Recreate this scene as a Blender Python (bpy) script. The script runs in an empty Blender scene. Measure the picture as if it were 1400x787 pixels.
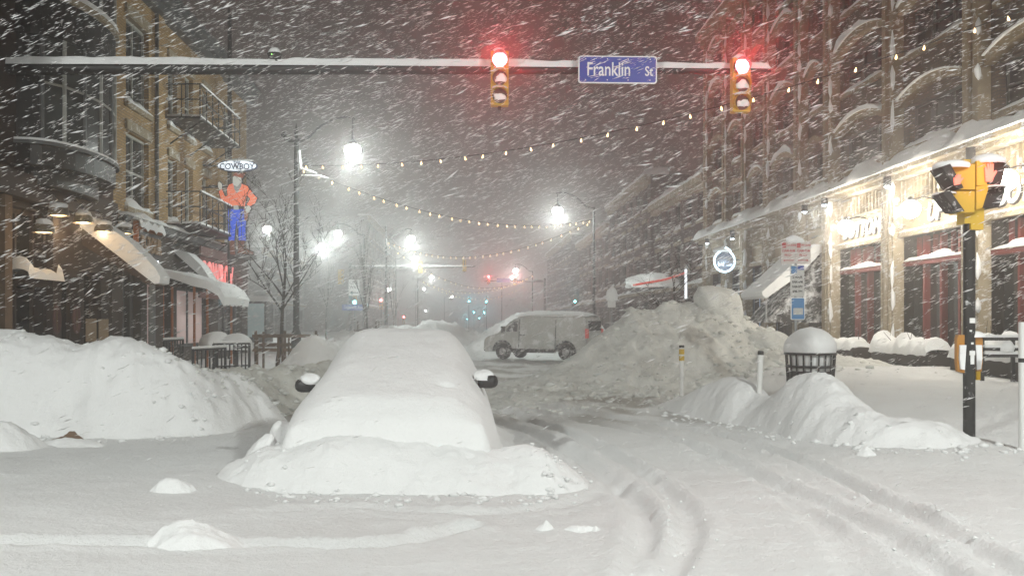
import bpy, math, random
import numpy as np
from mathutils import Vector, Matrix
R = math.radians
random.seed(7); rng = np.random.default_rng(7)
SC = bpy.context.scene
COL = SC.collection
# ------------------------------------------------------------------ camera
F = 1300.0; VX, VY = 640.0, 440.0; EYE = 1.8       # focal length in photo pixels, vanishing point, eye height
cam_d = bpy.data.cameras.new('camera'); cam = bpy.data.objects.new('camera', cam_d); COL.objects.link(cam)
cam.location = (0, 0, EYE); cam.rotation_euler = (R(90), 0, 0)
cam_d.sensor_width = 36; cam_d.lens = F / 1400 * 36
cam_d.shift_x = (700 - VX) / 1400; cam_d.shift_y = (VY - 393.5) / 1400
cam_d.clip_start = 0.1; cam_d.clip_end = 3000
SC.camera = cam
# ------------------------------------------------------------------ sky: low storm cloud lit by the town
W = bpy.data.worlds.new('World'); SC.world = W; W.use_nodes = True
bg = W.node_tree.nodes['Background']; bg.inputs[0].default_value = (1.0, 0.80, 0.70, 1); bg.inputs[1].default_value = 0.055
SC.view_settings.view_transform = 'Standard'; SC.view_settings.look = 'None'
SC.view_settings.exposure = 0; SC.view_settings.gamma = 1
SC.render.engine = 'CYCLES'
cy = SC.cycles
cy.use_denoising = True; cy.max_bounces = 5; cy.diffuse_bounces = 3; cy.glossy_bounces = 2; cy.transmission_bounces = 3
cy.volume_bounces = 1; cy.transparent_max_bounces = 6; cy.use_light_tree = True
cy.sample_clamp_indirect = 4.0; cy.caustics_reflective = False; cy.caustics_refractive = False
cy.blur_glossy = 1.0

def P(px, py, d):                                   # photo pixel + distance along the street -> world point
    return Vector(((px - VX) / F * d, d, EYE + (VY - py) / F * d))
def GX(px, d): return (px - VX) / F * d
def GD(py, z=0.15): return (EYE - z) * F / (py - VY)

# ------------------------------------------------------------------ noise
def _h(ix, iy, s):
    n = (ix.astype(np.int64) * 374761393 + iy.astype(np.int64) * 668265263 + s * 982451653) & 0xffffffff
    n = ((n ^ (n >> 13)) * 1274126177) & 0xffffffff
    n = n ^ (n >> 16)
    return (n & 0xffff) / 65535.0
def vn(x, y, s=0):
    x = np.asarray(x, float); y = np.asarray(y, float)
    ix = np.floor(x); iy = np.floor(y); fx = x - ix; fy = y - iy
    fx = fx**3 * (fx * (fx * 6 - 15) + 10); fy = fy**3 * (fy * (fy * 6 - 15) + 10)
    a = _h(ix, iy, s); b = _h(ix + 1, iy, s); c = _h(ix, iy + 1, s); d = _h(ix + 1, iy + 1, s)
    return (a * (1 - fx) + b * fx) * (1 - fy) + (c * (1 - fx) + d * fx) * fy - 0.5
def fbm(x, y, s=0, o=4, g=0.5):
    t = 0; a = 1.0
    for k in range(o):
        t = t + a * vn(x * 2**k + 13.7 * k, y * 2**k - 7.1 * k, s + k); a *= g
    return t
def sst(a, b, x):
    t = np.clip((x - a) / (b - a), 0, 1); return t * t * (3 - 2 * t)

# ------------------------------------------------------------------ materials
MATS = {}
def nodes_of(m):
    m.use_nodes = True; return m.node_tree.nodes, m.node_tree.links
def mat(name, col, rough=0.7, metal=0, var=0.0, vscale=3.0, bump=0.0, bscale=40.0, emit=None, estr=0.0, spec=0.4, snow=0.0, sscale=2.0):
    if name in MATS: return MATS[name]
    m = bpy.data.materials.new(name); N, L = nodes_of(m); b = N['Principled BSDF']
    b.inputs['Base Color'].default_value = (*col, 1); b.inputs['Roughness'].default_value = rough
    b.inputs['Metallic'].default_value = metal; b.inputs['Specular IOR Level'].default_value = spec
    tc = N.new('ShaderNodeTexCoord')
    csock = None
    if var:
        n = N.new('ShaderNodeTexNoise'); n.inputs['Scale'].default_value = vscale; n.inputs['Detail'].default_value = 6
        L.new(tc.outputs['Object'], n.inputs['Vector'])
        mx = N.new('ShaderNodeMix'); mx.data_type = 'RGBA'
        mx.inputs[6].default_value = (*[c * (1 - var) for c in col], 1); mx.inputs[7].default_value = (*[min(1, c * (1 + var)) for c in col], 1)
        L.new(n.outputs['Fac'], mx.inputs[0]); csock = mx.outputs[2]
    if snow:
        n = N.new('ShaderNodeTexNoise'); n.inputs['Scale'].default_value = sscale; n.inputs['Detail'].default_value = 9; n.inputs['Roughness'].default_value = 0.7
        L.new(tc.outputs['Object'], n.inputs['Vector'])
        rp = N.new('ShaderNodeMapRange'); rp.inputs[1].default_value = 0.62 - snow * 0.2; rp.inputs[2].default_value = 0.72 - snow * 0.15
        L.new(n.outputs['Fac'], rp.inputs[0])
        mx = N.new('ShaderNodeMix'); mx.data_type = 'RGBA'; mx.inputs[6].default_value = (*col, 1); mx.inputs[7].default_value = (0.8, 0.8, 0.8, 1)
        if csock: L.new(csock, mx.inputs[6])
        L.new(rp.outputs[0], mx.inputs[0]); csock = mx.outputs[2]
    if csock: L.new(csock, b.inputs['Base Color'])
    if bump:
        n = N.new('ShaderNodeTexNoise'); n.inputs['Scale'].default_value = bscale; n.inputs['Detail'].default_value = 5
        L.new(tc.outputs['Object'], n.inputs['Vector'])
        bp = N.new('ShaderNodeBump'); bp.inputs['Strength'].default_value = bump; bp.inputs['Distance'].default_value = 0.02
        L.new(n.outputs['Fac'], bp.inputs['Height']); L.new(bp.outputs[0], b.inputs['Normal'])
    if emit:
        b.inputs['Emission Color'].default_value = (*emit, 1); b.inputs['Emission Strength'].default_value = estr
        m.cycles.emission_sampling = 'NONE' if estr < 3 or estr > 0 else 'AUTO'
    MATS[name] = m; return m
def snow_mat(name, col=(0.86, 0.865, 0.86), grey_mix=0.0, dcol=(0.36, 0.33, 0.29), bump=0.5, attr=None):
    if name in MATS: return MATS[name]
    m = bpy.data.materials.new(name); N, L = nodes_of(m); b = N['Principled BSDF']
    b.inputs['Roughness'].default_value = 0.75; b.inputs['Specular IOR Level'].default_value = 0.25
    b.inputs['Base Color'].default_value = (*col, 1)
    tc = N.new('ShaderNodeTexCoord')
    if grey_mix:  # dirty patches, by noise
        n = N.new('ShaderNodeTexNoise'); n.inputs['Scale'].default_value = 1.3; n.inputs['Detail'].default_value = 10; n.inputs['Roughness'].default_value = 0.68
        L.new(tc.outputs['Object'], n.inputs['Vector'])
        rp = N.new('ShaderNodeMapRange'); rp.inputs[1].default_value = 0.42; rp.inputs[2].default_value = 0.72; rp.inputs[4].default_value = grey_mix
        L.new(n.outputs['Fac'], rp.inputs[0])
        mx = N.new('ShaderNodeMix'); mx.data_type = 'RGBA'; mx.inputs[6].default_value = (*col, 1); mx.inputs[7].default_value = (*dcol, 1)
        L.new(rp.outputs[0], mx.inputs[0]); L.new(mx.outputs[2], b.inputs['Base Color'])
    if attr:                                        # snow mixed towards grey-brown by a vertex mask
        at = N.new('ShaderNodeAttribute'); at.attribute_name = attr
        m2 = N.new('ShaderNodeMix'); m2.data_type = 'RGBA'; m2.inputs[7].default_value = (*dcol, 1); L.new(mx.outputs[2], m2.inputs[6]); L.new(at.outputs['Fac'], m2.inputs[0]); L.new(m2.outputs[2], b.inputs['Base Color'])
    n1 = N.new('ShaderNodeTexNoise'); n1.inputs['Scale'].default_value = 16; n1.inputs['Detail'].default_value = 9; n1.inputs['Roughness'].default_value = 0.72
    L.new(tc.outputs['Object'], n1.inputs['Vector'])
    bp = N.new('ShaderNodeBump'); bp.inputs['Strength'].default_value = bump; bp.inputs['Distance'].default_value = 0.04
    L.new(n1.outputs['Fac'], bp.inputs['Height']); L.new(bp.outputs[0], b.inputs['Normal'])
    MATS[name] = m; return m
def brick_mat(name, c1, c2, mortar, snow=0.0, scale=1.0):
    if name in MATS: return MATS[name]
    m = bpy.data.materials.new(name); N, L = nodes_of(m); b = N['Principled BSDF']; b.inputs['Roughness'].default_value = 0.85
    tc = N.new('ShaderNodeTexCoord'); sp = N.new('ShaderNodeSeparateXYZ'); L.new(tc.outputs['Object'], sp.inputs[0])
    ad = N.new('ShaderNodeMath'); ad.operation = 'ADD'; L.new(sp.outputs[0], ad.inputs[0]); L.new(sp.outputs[1], ad.inputs[1])
    cb = N.new('ShaderNodeCombineXYZ'); L.new(ad.outputs[0], cb.inputs[0]); L.new(sp.outputs[2], cb.inputs[1])
    br = N.new('ShaderNodeTexBrick'); L.new(cb.outputs[0], br.inputs['Vector'])
    br.inputs['Color1'].default_value = (*c1, 1); br.inputs['Color2'].default_value = (*c2, 1); br.inputs['Mortar'].default_value = (*mortar, 1)
    br.inputs['Scale'].default_value = scale; br.inputs['Brick Width'].default_value = 0.23; br.inputs['Row Height'].default_value = 0.078
    br.inputs['Mortar Size'].default_value = 0.008
    n = N.new('ShaderNodeTexNoise'); n.inputs['Scale'].default_value = 0.9; n.inputs['Detail'].default_value = 8; L.new(tc.outputs['Object'], n.inputs['Vector'])
    mr = N.new('ShaderNodeMapRange'); mr.inputs[3].default_value = 0.55; mr.inputs[4].default_value = 1.3; L.new(n.outputs['Fac'], mr.inputs[0])
    hs = N.new('ShaderNodeHueSaturation'); L.new(br.outputs['Color'], hs.inputs['Color']); L.new(mr.outputs[0], hs.inputs['Value'])
    out = hs.outputs[0]
    if snow:
        n2 = N.new('ShaderNodeTexNoise'); n2.inputs['Scale'].default_value = 3.5; n2.inputs['Detail'].default_value = 10; n2.inputs['Roughness'].default_value = 0.75
        L.new(tc.outputs['Object'], n2.inputs['Vector'])
        rp = N.new('ShaderNodeMapRange'); rp.inputs[1].default_value = 0.64 - 0.2 * snow; rp.inputs[2].default_value = 0.76 - 0.16 * snow; rp.inputs[4].default_value = 0.8
        L.new(n2.outputs['Fac'], rp.inputs[0])
        mx = N.new('ShaderNodeMix'); mx.data_type = 'RGBA'; L.new(out, mx.inputs[6]); mx.inputs[7].default_value = (0.75, 0.75, 0.75, 1)
        L.new(rp.outputs[0], mx.inputs[0]); out = mx.outputs[2]
    L.new(out, b.inputs['Base Color'])
    bp = N.new('ShaderNodeBump'); bp.inputs['Strength'].default_value = 0.6; bp.inputs['Distance'].default_value = 0.01
    L.new(br.outputs['Fac'], bp.inputs['Height']); bp.invert = True; L.new(bp.outputs[0], b.inputs['Normal'])
    MATS[name] = m; return m
def glow(name, col, strength, sample=False):
    if name in MATS: return MATS[name]
    m = bpy.data.materials.new(name); N, L = nodes_of(m); b = N['Principled BSDF']
    b.inputs['Base Color'].default_value = (*[min(0.8, c) for c in col], 1)
    b.inputs['Emission Color'].default_value = (*col, 1); b.inputs['Emission Strength'].default_value = strength
    m.cycles.emission_sampling = 'AUTO' if sample else 'NONE'
    MATS[name] = m; return m

M_SNOW = snow_mat('fresh_snow', bump=0.6); M_GROUND = snow_mat('street_snow', (0.85, 0.855, 0.85), 0.10, bump=1.0, attr='grey_mix')
M_PLOWED = snow_mat('plowed_snow', (0.72, 0.72, 0.67), 0.62, bump=0.9)
M_PILE = snow_mat('piled_snow', (0.76, 0.765, 0.73), 0.55, (0.33, 0.325, 0.30), bump=0.9)
M_CAP = snow_mat('settled_snow', (0.86, 0.865, 0.86), bump=0.35)
M_DARK = mat('black_paint', (0.018, 0.019, 0.018), 0.5, var=0.3, bump=0.2, snow=0.12, sscale=9)
M_BLACK = mat('black_metal', (0.02, 0.02, 0.02), 0.45, var=0.2)
M_STEEL = mat('galvanised_steel', (0.33, 0.34, 0.34), 0.45, 0.6, var=0.25)
M_YEL = mat('signal_yellow', (0.58, 0.38, 0.03), 0.5, var=0.12, bump=0.1)
M_GLASS = mat('dark_glass', (0.012, 0.015, 0.016), 0.08, spec=0.6)
M_GLASSG = mat('grey_glass', (0.05, 0.056, 0.055), 0.15, spec=0.6)
M_WHITE = mat('white_paint', (0.75, 0.75, 0.73), 0.5, var=0.06)
M_WOOD = mat('weathered_wood', (0.16, 0.10, 0.06), 0.8, var=0.4, vscale=8, bump=0.4)
M_BARK = mat('bark', (0.045, 0.036, 0.03), 0.9, var=0.4, vscale=14, bump=0.6)
M_RUST = mat('rusty_orange', (0.36, 0.12, 0.04), 0.7, var=0.3, vscale=9)
M_REDP = mat('red_paint', (0.19, 0.035, 0.03), 0.6, var=0.25)
M_STONE = mat('cream_stone', (0.33, 0.27, 0.18), 0.8, var=0.3, vscale=5, bump=0.4, bscale=12, snow=0.42, sscale=4)
M_BROWN = mat('brown_timber', (0.04, 0.023, 0.015), 0.7, var=0.4, vscale=4, bump=0.3)
M_GREYD = mat('grey_panel', (0.10, 0.105, 0.105), 0.6, var=0.2)
B_YEL = brick_mat('yellow_brick', (0.48, 0.315, 0.135), (0.40, 0.25, 0.10), (0.20, 0.155, 0.105))
B_RED = brick_mat('dark_red_brick', (0.06, 0.02, 0.015), (0.045, 0.017, 0.014), (0.05, 0.045, 0.04))
B_OLD = brick_mat('old_brick', (0.155, 0.098, 0.052), (0.11, 0.07, 0.04), (0.06, 0.05, 0.042), snow=0.30)
M_UPPER = mat('upper_stone', (0.27, 0.205, 0.12), 0.85, var=0.35, vscale=5, bump=0.4, bscale=12, snow=0.25, sscale=4)  # darker, browner than the storefront stone, used on the upper floors
B_FAR = brick_mat('sooty_brick', (0.12, 0.07, 0.052), (0.09, 0.055, 0.045), (0.09, 0.08, 0.07), snow=0.35)

# ------------------------------------------------------------------ mesh builder
class MB:
    def __init__(s): s.v = []; s.f = []
    def add(s, vs, fs):
        o = len(s.v); s.v += [tuple(v) for v in vs]; s.f += [tuple(i + o for i in f) for f in fs]; return s
    def box(s, x0, x1, y0, y1, z0, z1):
        return s.add([(x0,y0,z0),(x1,y0,z0),(x1,y1,z0),(x0,y1,z0),(x0,y0,z1),(x1,y0,z1),(x1,y1,z1),(x0,y1,z1)],
                     [(0,3,2,1),(4,5,6,7),(0,1,5,4),(1,2,6,5),(2,3,7,6),(3,0,4,7)])
    def tube(s, pts, r, n=8, cap=True):
        pts = [Vector(p) for p in pts]; k = len(pts)
        rs = r if isinstance(r, (list, tuple)) else [r] * k
        vs = []; up = None
        for i, p in enumerate(pts):
            t = (pts[min(i + 1, k - 1)] - pts[max(i - 1, 0)]).normalized()
            if up is None:
                up = Vector((0, 0, 1)) if abs(t.z) < 0.9 else Vector((1, 0, 0))
            a = t.cross(up).normalized(); b = a.cross(t).normalized(); up = b
            for j in range(n):
                w = 2 * math.pi * j / n; vs.append(p + a * (math.cos(w) * rs[i]) + b * (math.sin(w) * rs[i]))
        fs = [(i * n + j, i * n + (j + 1) % n, (i + 1) * n + (j + 1) % n, (i + 1) * n + j) for i in range(k - 1) for j in range(n)]
        if cap: fs += [tuple(range(n))[::-1], tuple((k - 1) * n + j for j in range(n))]
        return s.add(vs, fs)
    def lathe(s, prof, c=(0, 0, 0), n=16, axis='z'):
        vs = []; k = len(prof)
        for r, h in prof:
            for j in range(n):
                w = 2 * math.pi * j / n; a, b = math.cos(w) * r, math.sin(w) * r
                p = {'z': (a, b, h), 'y': (a, h, -b), 'x': (h, a, b)}[axis]
                vs.append((c[0] + p[0], c[1] + p[1], c[2] + p[2]))
        fs = [(i * n + j, i * n + (j + 1) % n, (i + 1) * n + (j + 1) % n, (i + 1) * n + j) for i in range(k - 1) for j in range(n)]
        fs += [tuple(range(n))[::-1], tuple((k - 1) * n + j for j in range(n))]
        return s.add(vs, fs)
    def prism(s, poly, axis, a, b):
        # poly in the two other axes: axis x -> (y,z); y -> (x,z); z -> (x,y)
        def m(u, v, w): return {'x': (w, u, v), 'y': (u, w, v), 'z': (u, v, w)}[axis]
        n = len(poly)
        vs = [m(u, v, a) for u, v in poly] + [m(u, v, b) for u, v in poly]
        fs = [tuple(range(n))[::-1], tuple(range(n, 2 * n))] + [(i, (i + 1) % n, n + (i + 1) % n, n + i) for i in range(n)]
        return s.add(vs, fs)
    def build(s, name, m, parent=None, smooth=False, loc=None, fixn=True):
        me = bpy.data.meshes.new(name); me.from_pydata(s.v, [], s.f); me.materials.append(m)
        if fixn:
            import bmesh
            bm = bmesh.new(); bm.from_mesh(me); bmesh.ops.recalc_face_normals(bm, faces=bm.faces); bm.to_mesh(me); bm.free()
        if smooth:
            me.shade_smooth(); me.set_sharp_from_angle(angle=R(38))
        o = bpy.data.objects.new(name, me); COL.objects.link(o)
        if parent: o.parent = parent
        if loc: o.location = loc
        return o
def tag(o, label=None, cat=None, group=None, kind=None):
    if label: o['label'] = label
    if cat: o['category'] = cat
    if group: o['group'] = group
    if kind: o['kind'] = kind
    return o
def thing(name, label, cat, loc=(0, 0, 0), rz=0, group=None):
    o = bpy.data.objects.new(name, None); COL.objects.link(o); o.empty_display_size = 0.1
    o.location = loc; o.rotation_euler = (0, 0, rz); return tag(o, label, cat, group)
def share(o, parent, loc, rot=None, scale=None, name=None):
    c = o.copy(); COL.objects.link(c); c.parent = parent; c.location = loc
    if rot: c.rotation_euler = rot
    if scale: c.scale = scale
    if name: c.name = name
    return c
def lamp(parent, loc, power, col=(1, 0.95, 0.9), rad=0.12, name='light'):
    l = bpy.data.lights.new(name, 'POINT'); l.energy = power; l.color = col; l.shadow_soft_size = rad
    o = bpy.data.objects.new(name, l); COL.objects.link(o); o.parent = parent; o.location = loc; return o
def text(s, size, m, name, parent, loc, rot, depth=0.01, sx=1.0, shear=0.0, bold=0.0, align='CENTER'):
    cu = bpy.data.curves.new(name, 'FONT'); cu.body = s; cu.size = size; cu.extrude = depth; cu.align_x = align; cu.align_y = 'CENTER'
    cu.shear = shear; cu.offset = bold; cu.resolution_u = 3
    t = bpy.data.objects.new(name, cu); COL.objects.link(t)
    me = bpy.data.meshes.new_from_object(t); bpy.data.objects.remove(t); bpy.data.curves.remove(cu)
    for v in me.vertices: v.co.x *= sx
    me.materials.clear(); me.materials.append(m)
    o = bpy.data.objects.new(name, me); COL.objects.link(o); o.parent = parent; o.location = loc; o.rotation_euler = rot
    return o
FRONT = (R(90), 0, 0)                # text that faces the camera (-Y)
FACE_R = (R(90), 0, R(90))           # on the left facade, facing +X, reads away from the camera
FACE_L = (R(90), 0, R(-90))          # on the right facade, facing -X, reads towards the camera
def blob(rx, ry, rz, seed, n=14, rough=0.12, flat=0.0):
    # a lump of snow: half ellipsoid with noisy surface, base a little below zero
    vs = []; fs = []; m = n * 2
    for i in range(n + 1):
        th = math.pi * 0.5 * (1 - i / n * 1.25)
        for j in range(m):
            ph = 2 * math.pi * j / m
            x, y, z = math.cos(th) * math.cos(ph), math.cos(th) * math.sin(ph), math.sin(th)
            k = 1 + rough * 1.7 * (float(fbm(x * 1.3 + z * 1.1 + seed * 3.1, y * 1.3 - z + seed * 2.3, seed, 2, 0.4)))
            vs.append((x * rx * k, y * ry * k, max(z if not flat else flat * math.tanh(z / flat), -0.3) * rz * k))
    for i in range(n):
        for j in range(m):
            fs.append((i * m + j, (i + 1) * m + j, (i + 1) * m + (j + 1) % m, i * m + (j + 1) % m))
    mb = MB(); mb.add(vs, fs); return mb

# ------------------------------------------------------------------ ground
def polydist(X, Y, pts):
    best = np.full(X.shape, 1e9); tt = np.zeros(X.shape); sd = np.zeros(X.shape)
    L = [0.0]
    for a, b in zip(pts[:-1], pts[1:]): L.append(L[-1] + math.hypot(b[0] - a[0], b[1] - a[1]))
    for i, (a, b) in enumerate(zip(pts[:-1], pts[1:])):
        dx, dy = b[0] - a[0], b[1] - a[1]; l2 = dx * dx + dy * dy
        t = np.clip(((X - a[0]) * dx + (Y - a[1]) * dy) / l2, 0, 1)
        ex = X - a[0] - t * dx; ey = Y - a[1] - t * dy; d = np.hypot(ex, ey)
        m = d < best; best = np.where(m, d, best); tt = np.where(m, i + t, tt); sd = np.where(m, np.sign(dx * ey - dy * ex), sd)
    return best, tt, sd
def smooth_line(pts, k=6):
    out = []; n = len(pts)
    for i in range(n - 1):
        p0, p1, p2, p3 = pts[max(i - 1, 0)], pts[i], pts[i + 1], pts[min(i + 2, n - 1)]
        for j in range(k):
            t = j / k
            out.append(tuple(0.5 * ((2 * b) + (-a + c) * t + (2 * a - 5 * b + 4 * c - d) * t * t + (-a + 3 * b - 3 * c + d) * t**3) for a, b, c, d in zip(p0, p1, p2, p3)))
    out.append(tuple(pts[-1])); return out
def gp(px, py): d = GD(py); return (GX(px, d), d)
TRACKS = [(smooth_line([gp(*p) for p in t]), w) for t, w in [
    ([(655, 565), (720, 592), (790, 625), (850, 665), (882, 710), (872, 787), (850, 900)], 0.9),
    ([(690, 562), (765, 590), (870, 638), (932, 690), (938, 735), (905, 800), (880, 900)], 1.0),
    ([(700, 555), (800, 577), (950, 612), (1050, 655), (1150, 700), (1260, 765), (1340, 830)], 1.0),
    ([(720, 552), (830, 570), (990, 600), (1110, 638), (1220, 690), (1300, 735), (1420, 800)], 1.1),
    ([(670, 540), (740, 560), (860, 580), (1000, 640), (1090, 690), (1160, 760), (1200, 850)], 0.35),
    ([(-120, 752), (0, 747), (150, 744), (330, 742), (520, 738), (640, 716)], 0.8),
    ([(330, 700), (480, 690), (620, 694), (760, 684), (900, 645)], 0.45),
    ([(650, 520), (690, 545), (760, 562)], 0.5)]]
def H(X, Y):
    z = 0.15 + 0.09 * fbm(X * 0.22, Y * 0.22, 3, 3) + 0.026 * fbm(X * 0.8, Y * 0.9, 11, 3) + 0.016 * fbm(X * 4, Y * 4, 21, 4, 0.65)
    # wind crust ripples across the open crossing
    z = z + 0.012 * (1 - np.abs(2 * fbm(X * 0.6 + 0.3 * Y, Y * 1.6, 31, 2))) * sst(14, 8, Y)
    near = Y < 24
    wob = 0.12 * fbm(X * 0.8, Y * 0.8, 41, 3)
    for pts, w in TRACKS:
        d, t, sd = polydist(X, Y, pts); d = d + wob * 0.3
        e = 0.85 + 0.5 * fbm(X * 1.6, Y * 1.6, 55, 3)
        z = z + near * w * e * (-0.085 * np.exp(-(d / 0.115)**4) + (0.022 + 0.06 * np.clip(fbm(X * 5, Y * 5, 57, 3), 0, 1)) * np.exp(-((np.abs(d) - 0.20) / 0.07)**2))
    # churned lane beyond the crossing
    lane = sst(15, 18, Y) * sst(60, 40, Y) * sst(-4.4, -3.2, X) * sst(5.5, 3.8, X)
    z = z + lane * (0.04 * fbm(X * 3.1, Y * 1.2, 61, 4) + 0.018 * np.sin(X * 5.2 + 1.4 * fbm(X * 0.4, Y * 0.25, 62, 2) * 6))
    # pavements under deep drifted snow
    rs = sst(4.6, 7.2, X) * sst(10.0, 14.5, Y)
    z = z + rs * (0.36 + 0.24 * sst(13, 22, Y) + 0.10 * fbm(X * 0.5, Y * 0.5, 71, 3))
    ls = sst(-4.8, -6.4, X) * sst(13, 17, Y)
    z = z + ls * (0.42 + 0.12 * fbm(X * 0.5, Y * 0.5, 72, 3))
    return z
def grid_obj(name, xs, ys, Z, m, keep=None, parent=None):
    nx, ny = len(xs), len(ys)
    X, Y = np.meshgrid(xs, ys)
    co = np.stack([X, Y, Z], -1).reshape(-1, 3)
    i = np.arange(ny - 1)[:, None] * nx + np.arange(nx - 1)[None, :]
    q = np.stack([i, i + 1, i + 1 + nx, i + nx], -1)
    if keep is not None:
        kc = keep[:-1, :-1] | keep[1:, :-1] | keep[:-1, 1:] | keep[1:, 1:]
        q = q[kc]
    q = q.reshape(-1, 4)
    used = np.unique(q); remap = np.full(nx * ny, -1); remap[used] = np.arange(len(used)); co = co[used]; q = remap[q]
    me = bpy.data.meshes.new(name); me.vertices.add(len(co)); me.vertices.foreach_set('co', co.astype(np.float32).ravel())
    me.loops.add(q.size); me.loops.foreach_set('vertex_index', q.astype(np.int32).ravel())
    me.polygons.add(len(q)); me.polygons.foreach_set('loop_start', np.arange(0, q.size, 4, dtype=np.int32))
    me.update(calc_edges=True); me.validate(); me.shade_smooth(); me.materials.append(m)
    o = bpy.data.objects.new(name, me); COL.objects.link(o)
    if parent: o.parent = parent
    return o
def h1(x, y): return float(H(np.array([[float(x)]]), np.array([[float(y)]]))[0, 0])
xs = np.concatenate([-np.geomspace(160, 9.2, 60)[:-1], np.arange(-9, 12.5, 0.045), np.geomspace(12.6, 160, 60)])
ys = [-60, -45, -32, -24, -17, -12, -8, -5, -2, 0, 1.5, 2.5, 3.5, 4.2]
while ys[-1] < 420: ys.append(ys[-1] + max(0.03, 0.0052 * ys[-1]) * (1 if ys[-1] < 60 else 3))
ys = np.array(ys)
GXX, GYY = np.meshgrid(xs, ys)
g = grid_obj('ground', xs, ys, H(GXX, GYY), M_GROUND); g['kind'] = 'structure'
lane_d = sst(13.5, 17, GYY + 0.45 * GXX * 0) * sst(45, 32, GYY) * sst(-4.6, -3.0, GXX) * sst(6.5, 4.0, GXX)  # grey-brown mask over the lane snow, broken up by noise
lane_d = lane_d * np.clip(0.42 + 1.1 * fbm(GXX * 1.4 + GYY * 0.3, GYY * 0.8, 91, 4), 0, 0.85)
da = g.data.attributes.new('grey_mix', 'FLOAT', 'POINT'); da.data.foreach_set('value', lane_d.astype(np.float32).ravel())

def blur(a, k):
    for _ in range(k):
        p = np.pad(a, 1, mode='edge'); a = (p[:-2] + p[1:-1] + p[2:]) / 3; a = (a[:, :-2] + a[:, 1:-1] + a[:, 2:]) / 3
    return a
SURF = []
def ridge(name, label, pts, wf, wb, m=M_PLOWED, res=0.05, rough=0.12, lump=0.8, seed=1, pw=1.6, cut=0.0, cat='snowbank', ends=0.5, group=None, streak=0.0):
    """crest polyline (x, y, z); wf / wb = run-out towards / away from the camera"""
    pts = smooth_line(pts, 5)
    pad = max(wf, wb) + 0.5
    x0, x1 = min(p[0] for p in pts) - pad, max(p[0] for p in pts) + pad
    y0, y1 = min(p[1] for p in pts) - pad, max(p[1] for p in pts) + pad
    xs = np.arange(x0, x1, res); ys = np.arange(y0, y1, res); X, Y = np.meshgrid(xs, ys)
    wx = X + 0.2 * fbm(X * lump, Y * lump, seed + 5, 2); wy = Y + 0.2 * fbm(X * lump + 9, Y * lump, seed + 6, 3)
    d, t, sd = polydist(wx, wy, [(p[0], p[1]) for p in pts])
    zc = np.interp(t, range(len(pts)), [p[2] for p in pts])
    yc = np.interp(t, range(len(pts)), [p[1] for p in pts])
    front = sst(-0.25, 0.25, (yc - wy))
    w = wb + (wf - wb) * front
    u = np.clip(d / w, 0, 1.6)
    prof = np.where(u < 1, (1 - u**pw)**1.25 if pw else 0, 0)
    base = H(X, Y) - 0.12
    prof = blur(prof, 10); zc = blur(zc, 24)
    z = base + (zc - base) * prof
    amp = sst(0.0, 0.35, prof)
    n = fbm(X * 1.1, Y * 1.1, seed, 4) * rough + rough * (0.5 if m is not M_SNOW else 0.2) * (0.25 - np.abs(fbm(X * 2.6, Y * 2.6, seed + 9, 3))) + rough * 0.42 * fbm(X * 6, Y * 6, seed + 12, 4, 0.6)
    if streak: n = n + streak * fbm(X * 4.5 + Y * 1.5, Y * 0.8, seed + 15, 3)
    z = z + amp * n
    SURF.append((xs, ys, z))
    o = grid_obj(name, xs, ys, z, m, keep=z > H(X, Y) - 0.10)
    return tag(o, label, cat, group)
def crest(l): return [(GX(px, d), d, EYE + (VY - py) / F * d) for px, py, d in l]

ridge('snowbank', 'tall smooth white snowbank at the left edge in front of the brown bar front',
      crest([(-160, 446, 15.2), (-60, 446, 14.9), (0, 450, 14.7), (60, 459, 14.6), (115, 472, 14.6), (160, 460, 14.6), (205, 475, 14.7), (240, 492, 14.9), (262, 503, 15.2), (280, 510, 15.6)]),
      1.15, 1.5, M_SNOW, 0.04, 0.12, 0.8, 3, 2.6, streak=0.05)
ridge('snowbank', 'low grey plowed snow wall between the patio railing and the buried car',
      crest([(262, 512, 15.6), (300, 505, 16.6), (345, 503, 17.6), (390, 502, 18.6), (430, 503, 19.8), (455, 500, 22)]),
      1.1, 1.6, M_PLOWED, 0.05, 0.15, 1.2, 8, 2.2, streak=0.10)
ridge('snowbank', 'small bright peaked snow mound right of the staked tree',
      crest([(396, 492, 24.5), (408, 462, 24.6), (418, 446, 24.7), (432, 456, 24.9), (452, 470, 25.4), (470, 480, 26)]),
      1.2, 1.2, M_SNOW, 0.06, 0.14, 1.1, 13, 1.5)
ridge('snow_pile', 'huge greyish plowed snow pile in front of the parked van and lit storefronts',
      crest([(690, 548, 19.5), (725, 534, 21.0), (762, 508, 22.6), (802, 474, 23.4), (848, 430, 24.2), (900, 417, 24.8), (950, 414, 25.2), (1000, 424, 25.4), (1045, 450, 25), (1078, 470, 24.4)]),
      3.4, 2.8, M_PILE, 0.06, 0.15, 0.45, 17, 1.15, cat='snow pile', streak=0.06)
ridge('snowbank', 'lumpy white snow berm around the street corner before the walk signal pole',
      crest([(952, 545, 17.8), (1000, 513, 15.9), (1046, 546, 15.0), (1088, 513, 14.2), (1122, 516, 13.7), (1150, 543, 13.1), (1200, 562, 12.5), (1270, 576, 12.3), (1340, 596, 12.6)]),
      0.62, 0.8, M_SNOW, 0.035, 0.11, 0.7, 23, 2.0)
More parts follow.
